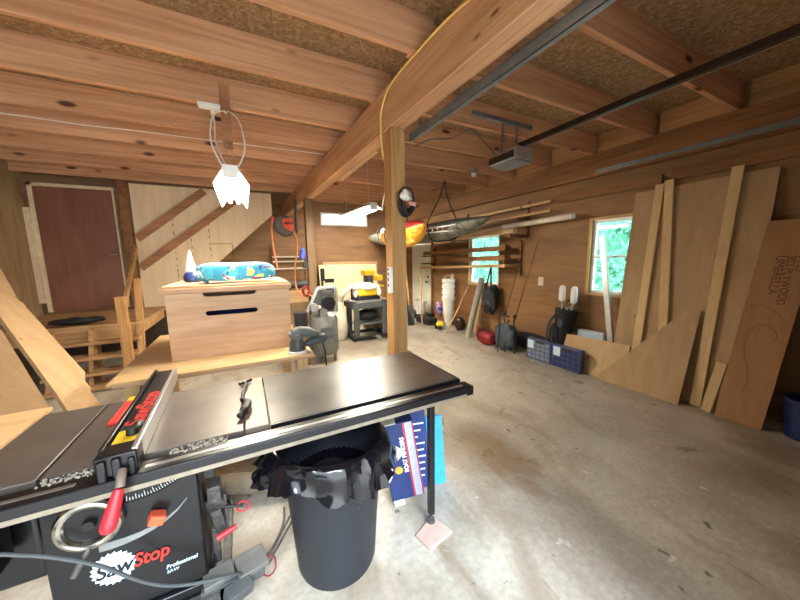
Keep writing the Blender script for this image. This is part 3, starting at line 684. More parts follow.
obj('foot_pedal', B().box((-.08, 1.60, .085), (.14, .12, .03), (.12, 0, .25)), M['pedal'], mb, bevel=.004)
obj('pedal_bracket', B().box((-.14, 1.50, .06), (.11, .07, .06), (.2, .1, .5)).box((-.19, 1.45, .03), (.14, .03, .05), (.0, .2, .7)).bx(-.30, -.02, 1.55, 1.64, .02, .07), M['greyd'], mb, bevel=.003)
obj('pull_bar', B().cyl((-.02, 1.60, .05), (.16, 1.86, .06), .007).cyl((-.0, 1.58, .05), (.18, 1.84, .06), .007), M['dusty'], mb)
obj('wire_loop', B().tube([(.0 + .035*math.cos(t*PI/6), 1.57 + .03*math.sin(t*PI/6), .05 + .03*math.sin(t*PI/6)) for t in range(12)], .004, 6, True), M['redc'], mb)

rh = []; 
for i in range(0, 161):
    t = i/160; rh.append((-.28 + .62*t, 2.33 - .2*t - .05*math.sin(t*PI), .078 + .02*math.sin(t*5)))
obj('dust_hose', B().tube(rh, [.068 if i % 4 < 2 else .058 for i in range(161)], 18), M['ribhose'],
    label='grey ribbed dust hose lying on the floor behind the saw cabinet', cat='hose')
obj('foot_block', B().prism([(.79, 1.385, 0), (.82, 1.27, 0), (1.0, 1.305, 0), (.955, 1.455, 0)], (0, 0, .018)), M['pink'],
    label='thin pale board on the floor under the extension table leg', cat='board', bevel=.002)
# things on the saw
pk = obj('push_stick', B().tube([(-.045, 2.10, T+.018), (-.04, 2.04, T+.018), (-.055, 1.95, T+.020), (-.058, 1.83, T+.020), (-.035, 1.75, T+.027), (-.05, 1.67, T+.027), (-.075, 1.62, T+.020)], [.010, .010, .007, .008, .016, .022, .022, .016, .008], 10, sub=6), M['blackm'],
    label='black curved push stick lying on the bare iron of the saw', cat='push stick')
obj('tip', B().tube([(-.075, 2.075, T+.018), (-.01, 2.125, T+.018)], .011, 8), M['blackm'], pk)
rs = obj('push_stick', B().bx(-.645, -.608, 1.87, 2.14, T+.001, T+.014), M['redt'], label='red bar beside the fence, standing in for mirrored lettering', cat='push stick', bevel=.004)  # made-up bar in place of red lettering mirrored in the iron
obj('tip', B().bx(-.64, -.612, 2.14, 2.20, T+.001, T+.014), M['yellow'], rs)
obj('yellow_board', B().prism([(-1.30, 1.55, .866), (-1.06, 1.74, .866), (-.945, 2.30, .866), (-1.09, 2.22, .866), (-1.36, 1.98, .866)], (0, 0, .02)) if 0 else
    B().prism([(-1.35, 1.50, .845), (-1.0, 1.50, .845), (-1.0, 2.30, .845), (-1.13, 2.30, .845), (-1.35, 2.28, .845)], (0, 0, .02)), M['ply'],
    label='pale yellow board laid alongside the iron wing of the saw', cat='board', bevel=.002)

# ---------------------------------------------------------------- bin
tc_ = thing('trash_can', (.355, 1.515, 0), 'charcoal plastic trash can with black liner under the extension table', 'trash can')
obj('can_body', B().lathe([(.0, .01), (.195, .01), (.205, .0), (.212, .02), (.218, .10), (.248, .50), (.252, .51), (.262, .68), (.272, .70), (.272, .72), (.26, .72), (.25, .66), (.20, .03), (.0, .03)], (.355, 1.515, 0), 48), M['canm'], tc_)
b = B(); n = 96; prof = [(.225, .40), (.240, .52), (.249, .63), (.262, .727), (.284, .733), (.296, .722), (.302, .70), (.308, .675), (.316, .635), (.322, .59)]
vs = []
for j, (r, z) in enumerate(prof):
    for k in range(n):
        t = 2*PI*k/n; f = max(0, (j-3)/6)
        w = noise.noise((math.cos(t)*3.1, math.sin(t)*3.1, j*.35 + 4))*.075*f + noise.noise((math.cos(t)*9, math.sin(t)*9, j*.7))*.04*f + noise.noise((math.cos(t)*24, math.sin(t)*24, j*1.4))*.022*f
        side = .09*f*max(0, math.cos(t - PI*1.02))**2 + .03*f*max(0, math.cos(t + .35))
        zz = z + .05*f*max(0, math.cos(t - PI*1.05)) - .05*f*max(0, math.cos(t + .5)) + f*(.055*noise.noise((math.cos(t)*2.2, math.sin(t)*2.2, 9)) - .02)
        vs.append((.355 + (r + w + side - .02*f)*math.cos(t), 1.515 + (r + w + side*.4 - .02*f)*math.sin(t), zz))
b.add(vs, [(j*n+k, j*n+(k+1) % n, (j+1)*n+(k+1) % n, (j+1)*n+k) for j in range(len(prof)-1) for k in range(n)])
obj('bin_liner', b, M['liner'], tc_, ang=60)
b = B().ell((.355, 1.515, .44), (.21, .21, .05), .3, 8)
obj('waste', b, M['liner'], tc_, kind='stuff')
obj('liner_tie', B().tube([(.635, 1.44, .52), (.66, 1.42, .46), (.645, 1.42, .40), (.612, 1.44, .38)], .006, sub=6), M['offw'], tc_)

# ---------------------------------------------------------------- cartons under the extension
bf = thing('fender_carton', (.86, 1.66, 0), 'navy boat fender carton standing between trash can and table leg', 'carton')
MM = Matrix.Translation((.885, 1.66, .065)) @ Matrix.Rotation(-.33, 4, 'Z') @ Matrix.Rotation(-.15, 4, 'Y')
def bxm(x0, x1, y0, y1, z0, z1): return B().bx(x0, x1, y0, y1, z0, z1, MM)
obj('carton_body', bxm(-.11, .11, -.06, .06, .0, .54), M['boxb'], bf, bevel=.003)
obj('print_stripe', bxm(.052, .10, -.0615, -.06, .005, .535), M['boxs'], bf)
obj('print_stripe', bxm(.040, .048, -.0615, -.06, .005, .535).bx(.103, .108, -.0615, -.06, .005, .535, MM), M['redt'], bf)
R3 = MM.to_3x3()
text('carton_lettering', 'BOAT FENDERS', .038, frame(MM @ V((.033, -.0615, .19)), R3 @ V((0, 0, 1)), R3 @ V((-1, 0, 0))), M['whitet'], bf, bold=.001, sx=.95)
text('carton_lettering', 'marine', .025, frame(MM @ V((-.015, -.0615, .28)), R3 @ V((0, 0, 1)), R3 @ V((-1, 0, 0))), M['whitet'], bf) if 0 else None
b = B(); pts = []
for i in range(9):
    t = i/8; pts.append(MM @ V((-.045 + .04*math.sin(t*PI), -.0615, .27 + .14*t)))
for i in range(9):
    t = 1 - i/8; pts.append(MM @ V((-.045 + .058*math.sin(t*PI), -.0615, .275 + .13*t)))
obj('swoosh_emblem', B().prism(pts, R3 @ V((0, .001, 0))), M['whitet'], bf)
obj('round_emblem', B().cyl(MM @ V((-.03, -.0605, .215)), MM @ V((-.03, -.062, .215)), .026, n=24), plain('amber print', srgb(226, 160, 60), .4), bf)
obj('box_flap', bxm(-.10, -.03, -.05, -.02, -.05, .02), M['mint'], bf)
obj('top_flap', bxm(-.10, -.0, -.06, .05, .54, .545).bx(-.13, -.11, -.05, .05, .46, .55, MM), M['offw'], bf)
MM2 = Matrix.Translation((1.045, 1.765, .0)) @ Matrix.Rotation(-.33, 4, 'Z') @ Matrix.Rotation(-.06, 4, 'Y')
bb_ = thing('blue_carton', (1.0, 1.72, 0), 'taller blue carton standing just behind the table leg', 'carton')
obj('carton_body', B().bx(-.06, .06, -.07, .07, 0.007, .62, MM2), M['boxb2'], bb_, bevel=.003)
b = B(); random.seed(5)
for i in range(9):
    z = .10 + .05*i; w = random.uniform(.05, .1); b.bx(-.05, -.05 + w, -.0712, -.07, z, z + .012, MM2)
obj('print_lines', b, M['whitet'], bb_)
obj('white_cap', B().cyl(MM2 @ V((.0, .0, .62)), MM2 @ V((.0, .0, .67)), .045, n=20), M['vinyl'], bb_)
MM3 = Matrix.Translation((1.16, 1.70, .0)) @ Matrix.Rotation(-.3, 4, 'Z') @ Matrix.Rotation(-.07, 4, 'Y')
obj('blue_sheet', B().bx(-.06, .06, -.03, -.01, .006, .54, MM3), M['lblue'], label='bright blue plastic sheet standing past the table leg and cartons', cat='sheet', bevel=.004)

# ---------------------------------------------------------------- plywood platform, chest, things on it
pf = thing('plywood_bench', (-.2, 3.45, 0), 'low bench of stacked plywood sheets behind the table saw', 'bench')
obj('top_sheet', B().bx(-.90, .50, 2.69, 4.25, .80, .82), M['ply'], pf, bevel=.002)
obj('lower_sheet', B().bx(-.88, .52, 2.72, 4.25, .772, .796), M['maple'], pf, bevel=.002)
for x in (-.80, .42):
    for y in (2.85, 4.12): obj('leg', B().bx(x-.045, x+.045, y-.045, y+.045, 0, .772), M['stud'], pf)
ch = thing('wooden_chest', (-.11, 3.5, .82), 'pale hardwood chest with slotted front standing on the plywood bench', 'chest')
def front_panel():
    cu = bpy.data.curves.new('f', 'CURVE'); cu.dimensions = '2D'; cu.fill_mode = 'BOTH'; cu.extrude = .011
    def loop(pts):
        s = cu.splines.new('POLY'); s.points.add(len(pts)-1); s.use_cyclic_u = True
        for p, q in zip(s.points, pts): p.co = (q[0], q[1], 0, 1)
    x0, x1, z0, z1 = -.585, .372, .822, 1.384
    sx0, sx1 = -.325, .09
    loop([(x0, z0), (x1, z0), (x1, z1), (sx1, z1), (sx1-.012, z1-.028), (sx1-.03, z1-.034), (sx0+.03, z1-.034), (sx0+.012, z1-.028), (sx0, z1), (x0, z1)])
    r = .021; zc = 1.205; L = []
    for i in range(9): t = PI/2 + PI*i/8; L.append((sx0 + .03 + r*math.cos(t), zc + r*math.sin(t)))
    for i in range(9): t = -PI/2 + PI*i/8; L.append((sx1 - .02 + r*math.cos(t), zc + r*math.sin(t)))
    loop(L)
    t = bpy.data.objects.new('f', cu); COL.objects.link(t)
    me = bpy.data.meshes.new_from_object(t.evaluated_get(bpy.context.evaluated_depsgraph_get())); bpy.data.objects.remove(t)
    b = B(); b.v = [V((v.co.x, 3.051 - v.co.z, v.co.y)) for v in me.vertices]; b.f = [tuple(p.vertices) for p in me.polygons]; return b
obj('front_panel', front_panel(), M['maple'], ch)
obj('side_panel', B().bx(-.585, -.563, 3.062, 3.92, .822, 1.384), M['maple'], ch)
obj('side_panel', B().bx(.35, .372, 3.062, 3.92, .822, 1.384), M['maple'], ch)
obj('back_panel', B().bx(-.563, .35, 3.90, 3.92, .822, 1.384), M['maple'], ch)
obj('bottom_panel', B().bx(-.563, .35, 3.062, 3.90, .822, .84), M['maple'], ch)
obj('lid', B().bx(-.62, .392, 3.012, 3.96, 1.386, 1.432).bx(-.60, .372, 3.03, 3.94, 1.432, 1.452), M['maple'], ch, bevel=.006)
obj('blue_contents', B().ell((-.1, 3.42, 1.05), (.38, .28, .17), .15, 5), M['navy'], label='dark blue bundle inside the wooden chest, seen through its slot', cat='bundle')
b = B().ell((-.045, 3.25, 1.552), (.315, .14, .082), .12, 7, 40, 24, pw=.5)
bgx = obj('printed_bag', b, M['tote'], label='turquoise printed cloth bag lying on the chest lid', cat='bag')
obj('drawn_end', B().lathe([(.0, 0), (.02, .01), (.04, .05), (.075, .10)], (-.385, 3.25, 1.51), 18, Matrix.Rotation(PI/2, 3, 'Y')), M['tote'], bgx)
bt = thing('spray_bottle', (-.44, 3.5, 1.452), 'dark blue bottle with cloudy pointed top beside the printed bag', 'bottle')
obj('bottle_body', B().lathe([(0, 0), (.06, 0), (.078, .02), (.08, .06), (.06, .095), (.03, .11), (0, .11)], (-.44, 3.55, 1.452), 24), M['boxb'], bt)
obj('pointed_top', B().lathe([(.055, .095), (.05, .12), (.03, .2), (.012, .30), (0, .31)], (-.45, 3.55, 1.452), 20), M['film'], bt)
# sander
sd = thing('orbital_sander', (.40, 2.80, .82), 'grey orbital sander at the corner of the plywood bench', 'sander')
SDV = len(bpy.data.objects)
obj('sanding_pad', B().lathe([(0, 0), (.066, 0), (.068, .012), (.06, .02), (0, .02)], (.385, 2.79, .8207), 28), M['clear'], sd)
obj('skirt', B().lathe([(0, .02), (.058, .02), (.056, .06), (.045, .085), (.042, .10), (0, .1)], (.385, 2.79, .8207), 28), M['sand2'], sd)
obj('grip', B().tube([(.33, 2.79, .955), (.37, 2.79, .962), (.43, 2.80, .965), (.50, 2.81, .945), (.54, 2.82, .93)], [.02, .036, .042, .04, .03, .022, .018], 14, sub=5), M['sand1'], sd)
obj('motor_body', B().lathe([(.0, .1), (.042, .1), (.045, .13), (.03, .15), (0, .15)], (.385, 2.79, .8207), 24), M['sand1'], sd)
obj('dust_canister', B().tube([(.42, 2.80, .865), (.50, 2.82, .88), (.60, 2.84, .895)], [.02, .034, .036, .03], 14, sub=4), M['sand2'], sd)
SP_ = V((.40, 2.80, .82))
obj('power_cord', B().tube([SP_ + (V(q) - SP_)/1.25 for q in ((.575, 2.825, .957), (.60, 2.83, .90), (.635, 2.84, .80), (.65, 2.86, .6), (.66, 2.9, .3), (.7, 3.0, .012), (.9, 3.4, .01))], .006, sub=6), M['blackm'], sd)
sd.scale = (1.25, 1.25, 1.25)

# ---------------------------------------------------------------- compressor
cp = thing('air_compressor', (1.08, 4.85, 0), 'grey upright air compressor with exposed pump behind the sander', 'compressor')
obj('tank', B().lathe([(0, .10), (.12, .10), (.20, .14), (.225, .20), (.225, .70), (.20, .76), (.12, .80), (0, .81)], (1.09, 4.85, 0), 36), M['tank'], cp)
for a in (0, 120, 240):
    t = math.radians(a + 90); obj('leg', B().bx(-.02, .02, -.02, .02, 0, .16, Matrix.Translation((1.09 + .17*math.cos(t), 4.85 + .17*math.sin(t), 0))), M['tank'], cp)
obj('label_plate', B().bx(.99, 1.17, 4.615, 4.625, .42, .60), M['greyd'], cp)
obj('pressure_switch', B().bx(1.0, 1.12, 4.66, 4.78, .74, .90), M['greyp'], cp, bevel=.01)
gf = [(.80, .86), (.84, .84), (1.0, 1.16), (1.02, 1.19), (1.24, 1.19), (1.27, 1.15), (1.27, .82), (1.31, .82), (1.31, 1.17), (1.27, 1.235), (1.0, 1.235), (.965, 1.19)]
obj('belt_guard', B().prism([(x, 4.72, z) for x, z in gf], (0, .05, 0)), M['alu'], cp, bevel=.006)
obj('guard_mesh', B().prism([(.84, 4.745, .84), (1.02, 4.745, 1.18), (1.26, 4.745, 1.18), (1.26, 4.745, .82)], (0, .01, 0)), M['greyd'], cp)
obj('pump', B().lathe([(.0, 0), (.085, 0), (.10, .03), (.10, .12), (.0, .12)], (1.13, 4.70, .98), 28, Matrix.Rotation(PI/2, 3, 'X')).bx(1.05, 1.21, 4.68, 4.74, 1.07, 1.15), M['black'], cp)
b = B()
for i in range(6): b.bx(1.04, 1.22, 4.63, 4.70, 1.06 + .02*i, 1.068 + .02*i)
obj('cooling_fin', b, M['steel'], cp)
obj('motor', B().cyl((.92, 4.62, .92), (.92, 4.80, .92), .065, n=24).cyl((.92, 4.6, .92), (.92, 4.62, .92), .05), M['greyp'], cp)
obj('gauge', B().cyl((.99, 4.62, .93), (.99, 4.65, .93), .026, n=20), M['white'], cp)
obj('shelf_bin', B().bx(.66, .83, 4.78, 5.0, .62, .83), M['blackm'], label='black open bin on the floor stack beside the air compressor', cat='bin', bevel=.004)
obj('bin_stand', B().bx(.64, .84, 4.76, 5.02, 0, .62), M['plydark'], label='brown plywood block under the black bin by the compressor', cat='block')
hc = obj('hose_coil', B().tube([(.965 + .055*math.cos(t*.5), 5.62 - .004*t, 1.10 + .085*math.sin(t*.5)) for t in range(50)], .012, 8), M['redc'], label='coil of red air hose hung on the weathered post', cat='hose')

# ---------------------------------------------------------------- hose reel
hr = thing('hose_reel', (.80, 6.6, 2.30), 'orange and grey hose reel hung beside the heavy beam', 'hose reel')
RX = Matrix.Rotation(PI/2, 3, 'X')
b = B(); pts = [(.60, 6.5, 2.44), (.68, 6.5, 2.53), (.86, 6.5, 2.53), (.985, 6.5, 2.44), (1.0, 6.5, 2.28), (.93, 6.5, 2.14), (.80, 6.5, 2.12), (.66, 6.5, 2.20), (.60, 6.5, 2.32)]
obj('reel_case', B().prism(pts, (0, .2, 0)), M['reel'], hr, bevel=.03, seg=3)
obj('reel_cover', B().prism([(.745, 6.47, 2.45), (.93, 6.47, 2.48), (.975, 6.47, 2.40), (.96, 6.47, 2.24), (.92, 6.47, 2.21), (.76, 6.47, 2.30)], (0, .04, 0)), M['orange'], hr, bevel=.012)
text('cover_lettering', 'MAX', .075, frame((.79, 6.468, 2.345), (1, 0, .06), (0, 0, 1)), M['blackt'], hr, bold=.003, sx=1.1)
obj('hose_guide', B().box((.60, 6.55, 2.46), (.09, .08, .07), (0, .5, 0)), M['orange'], hr, bevel=.01)
obj('wall_bracket', B().bx(.95, 1.03, 6.56, 6.64, 2.28, 2.46).bx(1.022, 1.044, 6.5, 6.7, 2.2, 2.85), M['greyd'], hr)
obj('air_hose', B().tube([(.585, 6.55, 2.44), (.55, 6.5, 2.3), (.545, 6.4, 2.0), (.56, 6.3, 1.75), (.58, 6.2, 1.5)], .016, sub=8)
    .tube([(.965, 6.5, 2.22), (1.0, 6.45, 2.05), (.97, 6.3, 1.8), (.91, 6.2, 1.6), (.86, 6.0, 1.3), (.86, 5.9, 1.12), (.92, 5.75, 1.0), (1.0, 5.62, 1.02), (.98, 5.3, 1.05), (1.0, 4.95, 1.02)], .014, sub=8), M['hose'], hr)
b = B().tube([(.975, 5.66, 1.87), (.965, 5.66, 1.76), (.95, 5.66, 1.66)], [.02, .045, .05, .05, .03], 10, sub=4)
obj('blue_rag', b, M['bluec'], label='blue rag hanging on the weathered post under the hose reel', cat='rag')
obj('black_clamp', B().bx(.97, 1.06, 5.66, 5.72, 1.50, 1.62).bx(.99, 1.03, 5.64, 5.70, 1.62, 1.72), M['blackm'], label='black clamp hanging from the weathered post below the blue rag', cat='clamp', bevel=.008)
obj('pipe_upright', B().bx(1.52, 1.54, 8.64, 8.69, .9, 2.0).bx(.70, .72, 8.64, 8.69, .9, 2.0), M['plate'], label='dark uprights of the wall rack behind the hose reel', cat='rack')
for z, lab in ((1.735, 'topmost'), (1.61, 'middle'), (1.42, 'lowest')):
    obj('white_pipe', B().cyl((.70, 8.62, z), (1.6, 8.62, z), .022), M['pipe'], label=f'white pipe on the back wall rack beneath the hose reel, {lab} of three', cat='pipe', group='white pipes on the back wall')
obj('tool_roll', B().cyl((1.05, 8.5, 1.0), (1.55, 8.5, 1.0), .10, n=24).cyl((1.02, 8.5, 1.0), (1.05, 8.5, 1.0), .08), M['greyd'], label='dark grey roll lying on the back lumber stack below the pipes', cat='roll')
for i, (z, d) in enumerate(((.55, 0), (.66, .03), (.77, 0))):
    obj('pine_plank', B().bx(.95, 1.75, 8.15 + d, 8.62, z, z + .10), M['ply'], label=f'pale pine plank stacked at the back wall under the dark roll, {["lowest", "middle", "topmost"][i]} of three', cat='plank', group='pine planks at the back wall', bevel=.004)
obj('plywood_box', B().bx(.92, 1.80, 8.12, 8.66, 0, .55), M['plydark'], label='brown plywood box carrying the pine planks at the back wall', cat='box')
obj('thin_board', B().bx(.95, 1.75, 8.2, 8.66, .87, .90), M['plydark'], label='thin brown board on top of the pine planks at the back wall', cat='board')
obj('leaning_sheet', B().prism([(1.88, 8.45, 0), (3.62, 8.45, 0), (3.62, 8.62, 1.49), (1.88, 8.62, 1.50)], (0, .02, 0)), M['panely'], label='large cream sheet leaning on the back wall behind the planer', cat='sheet')
obj('leaning_sheet', B().prism([(2.02, 8.52, 0), (3.68, 8.52, 0), (3.68, 8.67, 1.57), (2.02, 8.67, 1.58)], (0, .015, 0)), M['plyl'], label='tan sheet leaning behind the cream sheet on the back wall', cat='sheet')
bk = obj('sheet_bracket', B().bx(2.02, 2.10, 8.30, 8.36, .9, 1.38), M['greyd'], label='dark upright bar clamp standing against the cream sheet', cat='clamp') if 0 else None

# ---------------------------------------------------------------- planer on its stand
S = thing('tool_stand', (2.25, 5.9, 0), 'black and grey rolling tool stand carrying the yellow planer', 'stand')
for x in (1.95, 2.56):
    for y in (5.72, 6.2): obj('leg', B().bx(x-.05, x+.05, y-.04, y+.04, .05, .66), M['greyd'], S, bevel=.006)
obj('stand_top', B().bx(1.86, 2.64, 5.66, 6.27, .66, .77), M['greyd'], S, bevel=.01)
obj('stand_shelf', B().bx(1.95, 2.56, 5.70, 6.22, .32, .345), M['galv'], S)
obj('base_frame', B().bx(1.84, 2.66, 5.62, 5.70, .03, .09).bx(1.84, 2.66, 6.22, 6.30, .03, .09).bx(1.84, 1.92, 5.7, 6.22, .03, .09).bx(2.58, 2.66, 5.7, 6.22, .03, .09), M['blackm'], S, bevel=.005)
for x in (1.88, 2.62):
    for y in (5.66, 6.26): obj('caster', B().cyl((x-.015, y, .03), (x+.015, y, .03), .03, n=16), M['blackm'], S)
obj('brake_pedal', B().box((2.36, 5.56, .06), (.10, .14, .03), (.4, 0, .3)), M['alu'], S, bevel=.005)
obj('stored_bag', B().ell((2.25, 5.95, .47), (.24, .2, .12), .2, 5), M['blackc'], label='black bundle stored on the shelf of the planer stand', cat='bundle')
pn = thing('thickness_planer', (2.22, 5.95, .77), 'yellow and black thickness planer under a white cloth on the stand', 'planer')
obj('planer_bed', B().bx(1.95, 2.50, 5.68, 6.22, .77, .82).bx(1.86, 2.66, 5.75, 6.1, .80, .82), M['alu'], pn, bevel=.005)
obj('planer_head', B().bx(2.02, 2.46, 5.74, 6.16, .90, 1.05), M['yellow'], pn, bevel=.03, seg=3)
obj('head_band', B().bx(2.01, 2.47, 5.72, 6.17, .82, .90), M['boxb'] if 0 else M['blackm'], pn, bevel=.01)
obj('side_column', B().bx(1.97, 2.04, 5.8, 6.1, .77, 1.03).bx(2.44, 2.51, 5.8, 6.1, .77, 1.03), M['blackm'], pn, bevel=.01)
obj('white_cloth', B().ell((2.2, 5.92, 1.08), (.29, .25, .085), .35, 7, 36, 14).ell((1.99, 5.86, .99), (.06, .12, .12), .3, 9).ell((2.46, 5.80, .99), (.05, .1, .13), .3, 9), M['cloth'],
    label='white cloth draped over the yellow planer', cat='cloth')
y2 = thing('bench_grinder', (2.62, 6.6, 0), 'yellow and grey bench tool on a pedestal behind the planer', 'bench tool')
obj('pedestal', B().bx(2.50, 2.86, 6.5, 6.85, 0, 1.0), M['plydark'], y2, bevel=.005)
obj('body', B().bx(2.50, 2.66, 6.5, 6.75, 1.0, 1.30), M['greyd'], y2, bevel=.02)
obj('head_cover', B().bx(2.44, 2.70, 6.47, 6.78, 1.27, 1.40), M['yellow'], y2, bevel=.03)
obj('side_cover', B().bx(2.74, 2.90, 6.5, 6.75, 1.14, 1.27).bx(2.72, 2.93, 6.48, 6.77, 1.0, 1.04), M['yellow'], y2, bevel=.02)
obj('dust_bag', B().lathe([(0, .02), (.10, .02), (.15, .10), (.165, .3), (.14, .55), (.09, .75), (.06, .82), (0, .83)], (1.66, 5.95, 0), 24), M['canvas'], label='off white canvas dust bag standing between compressor and planer stand', cat='bag')
obj('flex_hose', B().tube([(1.70, 5.9, .82), (1.70, 5.8, .95), (1.80, 5.75, 1.05), (1.86, 5.8, 1.11), (1.90, 5.86, 1.10)], .05, 12, sub=8), M['canvas'], label='pale flexible hose arching from the dust bag to the planer', cat='hose')
obj('black_hose', B().tube([(1.80, 5.62, .01), (1.78, 5.6, .3), (1.74, 5.62, .6), (1.68, 5.7, .8)], .018, sub=6), M['blackm'], label='thin black hose hanging down beside the canvas dust bag', cat='hose') if 0 else None
obj('black_sack', B().ell((1.80, 6.5, .32), (.12, .16, .32), .2, 6), M['blackc'], label='dark sack slumped behind the canvas dust bag', cat='sack')
cl = thing('bench_vise', (1.72, 7.6, 0), 'dark clamp rack standing before the cream sheet', 'clamp rack')
obj('upright', B().bx(1.78, 1.83, 7.9, 7.95, 0, 1.40).bx(1.70, 1.9, 7.82, 8.02, 0, .03), M['greyd'], cl)
obj('clamp_bar', B().bx(1.76, 1.86, 7.86, 7.90, 1.1, 1.42).bx(1.86, 2.10, 7.86, 7.9, 1.05, 1.15).bx(1.86, 2.08, 7.86, 7.9, .85, .95), M['blackm'], cl)

# ---------------------------------------------------------------- kayaks and long stock
def kayak(name, c, L, w, h, deck, hull, label, fe_=4.5, n=36):
    t = thing(name, (c[0], c[1], c[2]-h), label, 'kayak')
    for nm, s, mat, hh in (('hull', -1, hull, h), ('deck', 1, deck, h*.62)):
        b = B(); vs = []; m = 12
        for i in range(n+1):
            u = -1 + 2*i/n; y = c[1] + u*L/2; f = max(0.0, 1 - abs(u)**fe_); rise = .10*abs(u)**3
            for k in range(m+1):
                a = PI*k/m
                vs.append((c[0] + w*f*math.cos(a), y + .02*u, c[2] + rise + s*(hh*f*math.sin(a)**.8 if math.sin(a) > 1e-6 else 0)))
        b.add(vs, [(i*(m+1)+k, i*(m+1)+k+1, (i+1)*(m+1)+k+1, (i+1)*(m+1)+k) for i in range(n) for k in range(m)])
        b.add([V(v) for v in vs], [(i*(m+1), (i+1)*(m+1), (i+1)*(m+1)+m, i*(m+1)+m) for i in range(n)]) if 0 else None
        obj(nm, b, mat, t, ang=60)
    return t
k1 = kayak('kayak', (3.52, 6.20, 2.20), 4.8, .33, .23, M['tarp'], M['olive'], 'dark olive kayak with covered deck slung under the joists by the windows')
text('hull_lettering', 'ROVER', .12, frame((3.07, 5.66, 2.30), (0, -1, .0), (-.25, 0, 1)), M['blackt'], k1, bold=.003) if 0 else None
def hullx(y, z):
    u = (y - 6.20)/2.4; f = 1 - abs(u)**4.5; q = (z - 2.20 - .10*abs(u)**3); q = abs(q)/(.23*(.62 if q > 0 else 1.0)*f)
    sn = max(0.0, min(1.0, q))**1.25; return 3.52 - .33*f*math.sqrt(max(0, 1 - sn*sn)) - .006
def decal(ya, yb, za, zb, off):
    b = B(); n = 10
    for i in range(n):
        y0 = ya + (yb-ya)*i/n; y1 = ya + (yb-ya)*(i+1)/n
        b.prism([(hullx(y0, za) - off, y0, za), (hullx(y1, za) - off, y1, za), (hullx(y1, zb) - off, y1, zb), (hullx(y0, zb) - off, y0, zb)], (.012, 0, 0))
    return b
obj('name_decal', decal(5.45, 4.40, 2.12, 2.225, 0), M['whitet'], k1)
b = B()
for k in range(6):
    y = 5.36 - .14*k; d_ = decal(y, y - .085, 2.145, 2.20, .004); b.add(d_.v, d_.f)
obj('decal_print', b, M['stamp'], k1, kind='stuff')
k1.rotation_euler.z = math.radians(2.6)
obj('hanging_strap', B().tube([(3.04, 4.9, 2.3), (3.1, 4.88, 2.0), (3.42, 4.88, 1.965), (3.75, 4.88, 2.05), (3.78, 4.9, 2.3), (3.5, 4.88, 2.75), (3.42, 4.86, 3.08)], .012, sub=4).tube([(3.04, 4.9, 2.3), (3.3, 4.88, 2.75), (3.42, 4.86, 3.08)], .012), M['blackc'], k1)
obj('hanging_strap', B().tube([(3.04, 7.03, 2.3), (3.1, 7.03, 2.0), (3.42, 7.03, 1.965), (3.75, 7.03, 2.05), (3.78, 7.03, 2.3), (3.5, 7.03, 2.75), (3.42, 7.03, 3.08)], .012, sub=4).tube([(3.04, 7.03, 2.3), (3.3, 7.03, 2.75), (3.42, 7.03, 3.08)], .012), M['blackc'], k1)
k2 = kayak('kayak', (2.91, 5.56, 2.16), 1.75, .235, .30, M['kayr'], M['kayo'], 'yellow and orange kayak with red deck, its bow showing past the timber post')
obj('hanging_strap', B().tube([(2.57, 5.645, 2.2), (2.61, 5.645, 1.95), (2.86, 5.645, 1.835), (3.11, 5.645, 1.95), (3.15, 5.645, 2.2), (2.86, 5.645, 3.08), (2.57, 5.645, 2.2)], .012, sub=4), M['blackc'], k2)

def stock(name, y0, y1, x, z0, z1, r, mat, label, cat, sq=False):
    if sq: b = B().plank((x, y0, z0), (x, y1, z1), (r*2, 0, 0), (0, 0, r*1.2))
    else: b = B().cyl((x, y0, z0), (x, y1, z1), r, n=14)
    return obj(name, b, mat, label=label, cat=cat)
stock('long_pipe', 2.92, 4.3, 4.42, 2.235, 2.20, .046, M['pipe'], 'thick pale pipe on the wall arm, its ragged end nearest the window', 'pipe')
bpy.data.objects['long_pipe']
stock('pine_batten', 3.30, 6.8, 4.42, 2.345, 2.27, .03, M['pine'], 'long pine batten on the wall arms, just above the white pipe', 'batten', True)
stock('pine_batten', 3.35, 6.3, 4.50, 2.50, 2.46, .035, M['pine'], 'long brown batten on the wall arms, highest of the stack', 'batten', True)
stock('pine_batten', 3.85, 7.6, 4.25, 2.06, 2.03, .05, M['stud'], 'pale wide batten under the olive kayak, lowest on the wall arms', 'batten', True)
for i, y in enumerate((3.6, 5.2, 6.7)):
    obj('wall_arm', B().bx(4.15, 4.65, y, y+.05, 1.99, 2.05).bx(4.30, 4.65, y, y+.05, 2.12, 2.16).bx(4.61, 4.65, y, y+.05, 1.9, 2.7).bx(4.36, 4.65, y, y+.05, 2.26, 2.30).bx(4.44, 4.65, y, y+.05, 2.48, 2.52), M['plate'],
        label=f'dark wooden wall arm holding long stock, {["nearest the camera", "middle", "farthest"][i]} of three', cat='bracket', group='wall arms') if 0 else None
obj('lumber_bracket', B().bx(4.18, 4.65, 5.55, 5.60, 1.98, 2.04).bx(4.61, 4.65, 5.55, 5.60, 1.98, 2.62).bx(4.36, 4.61, 5.55, 5.60, 2.12, 2.145).bx(4.36, 4.61, 5.55, 5.60, 2.29, 2.325).bx(4.45, 4.61, 5.55, 5.60, 2.49, 2.525), M['plate'],
    label='dark wooden arm on the wall holding the long pipe and battens', cat='bracket')
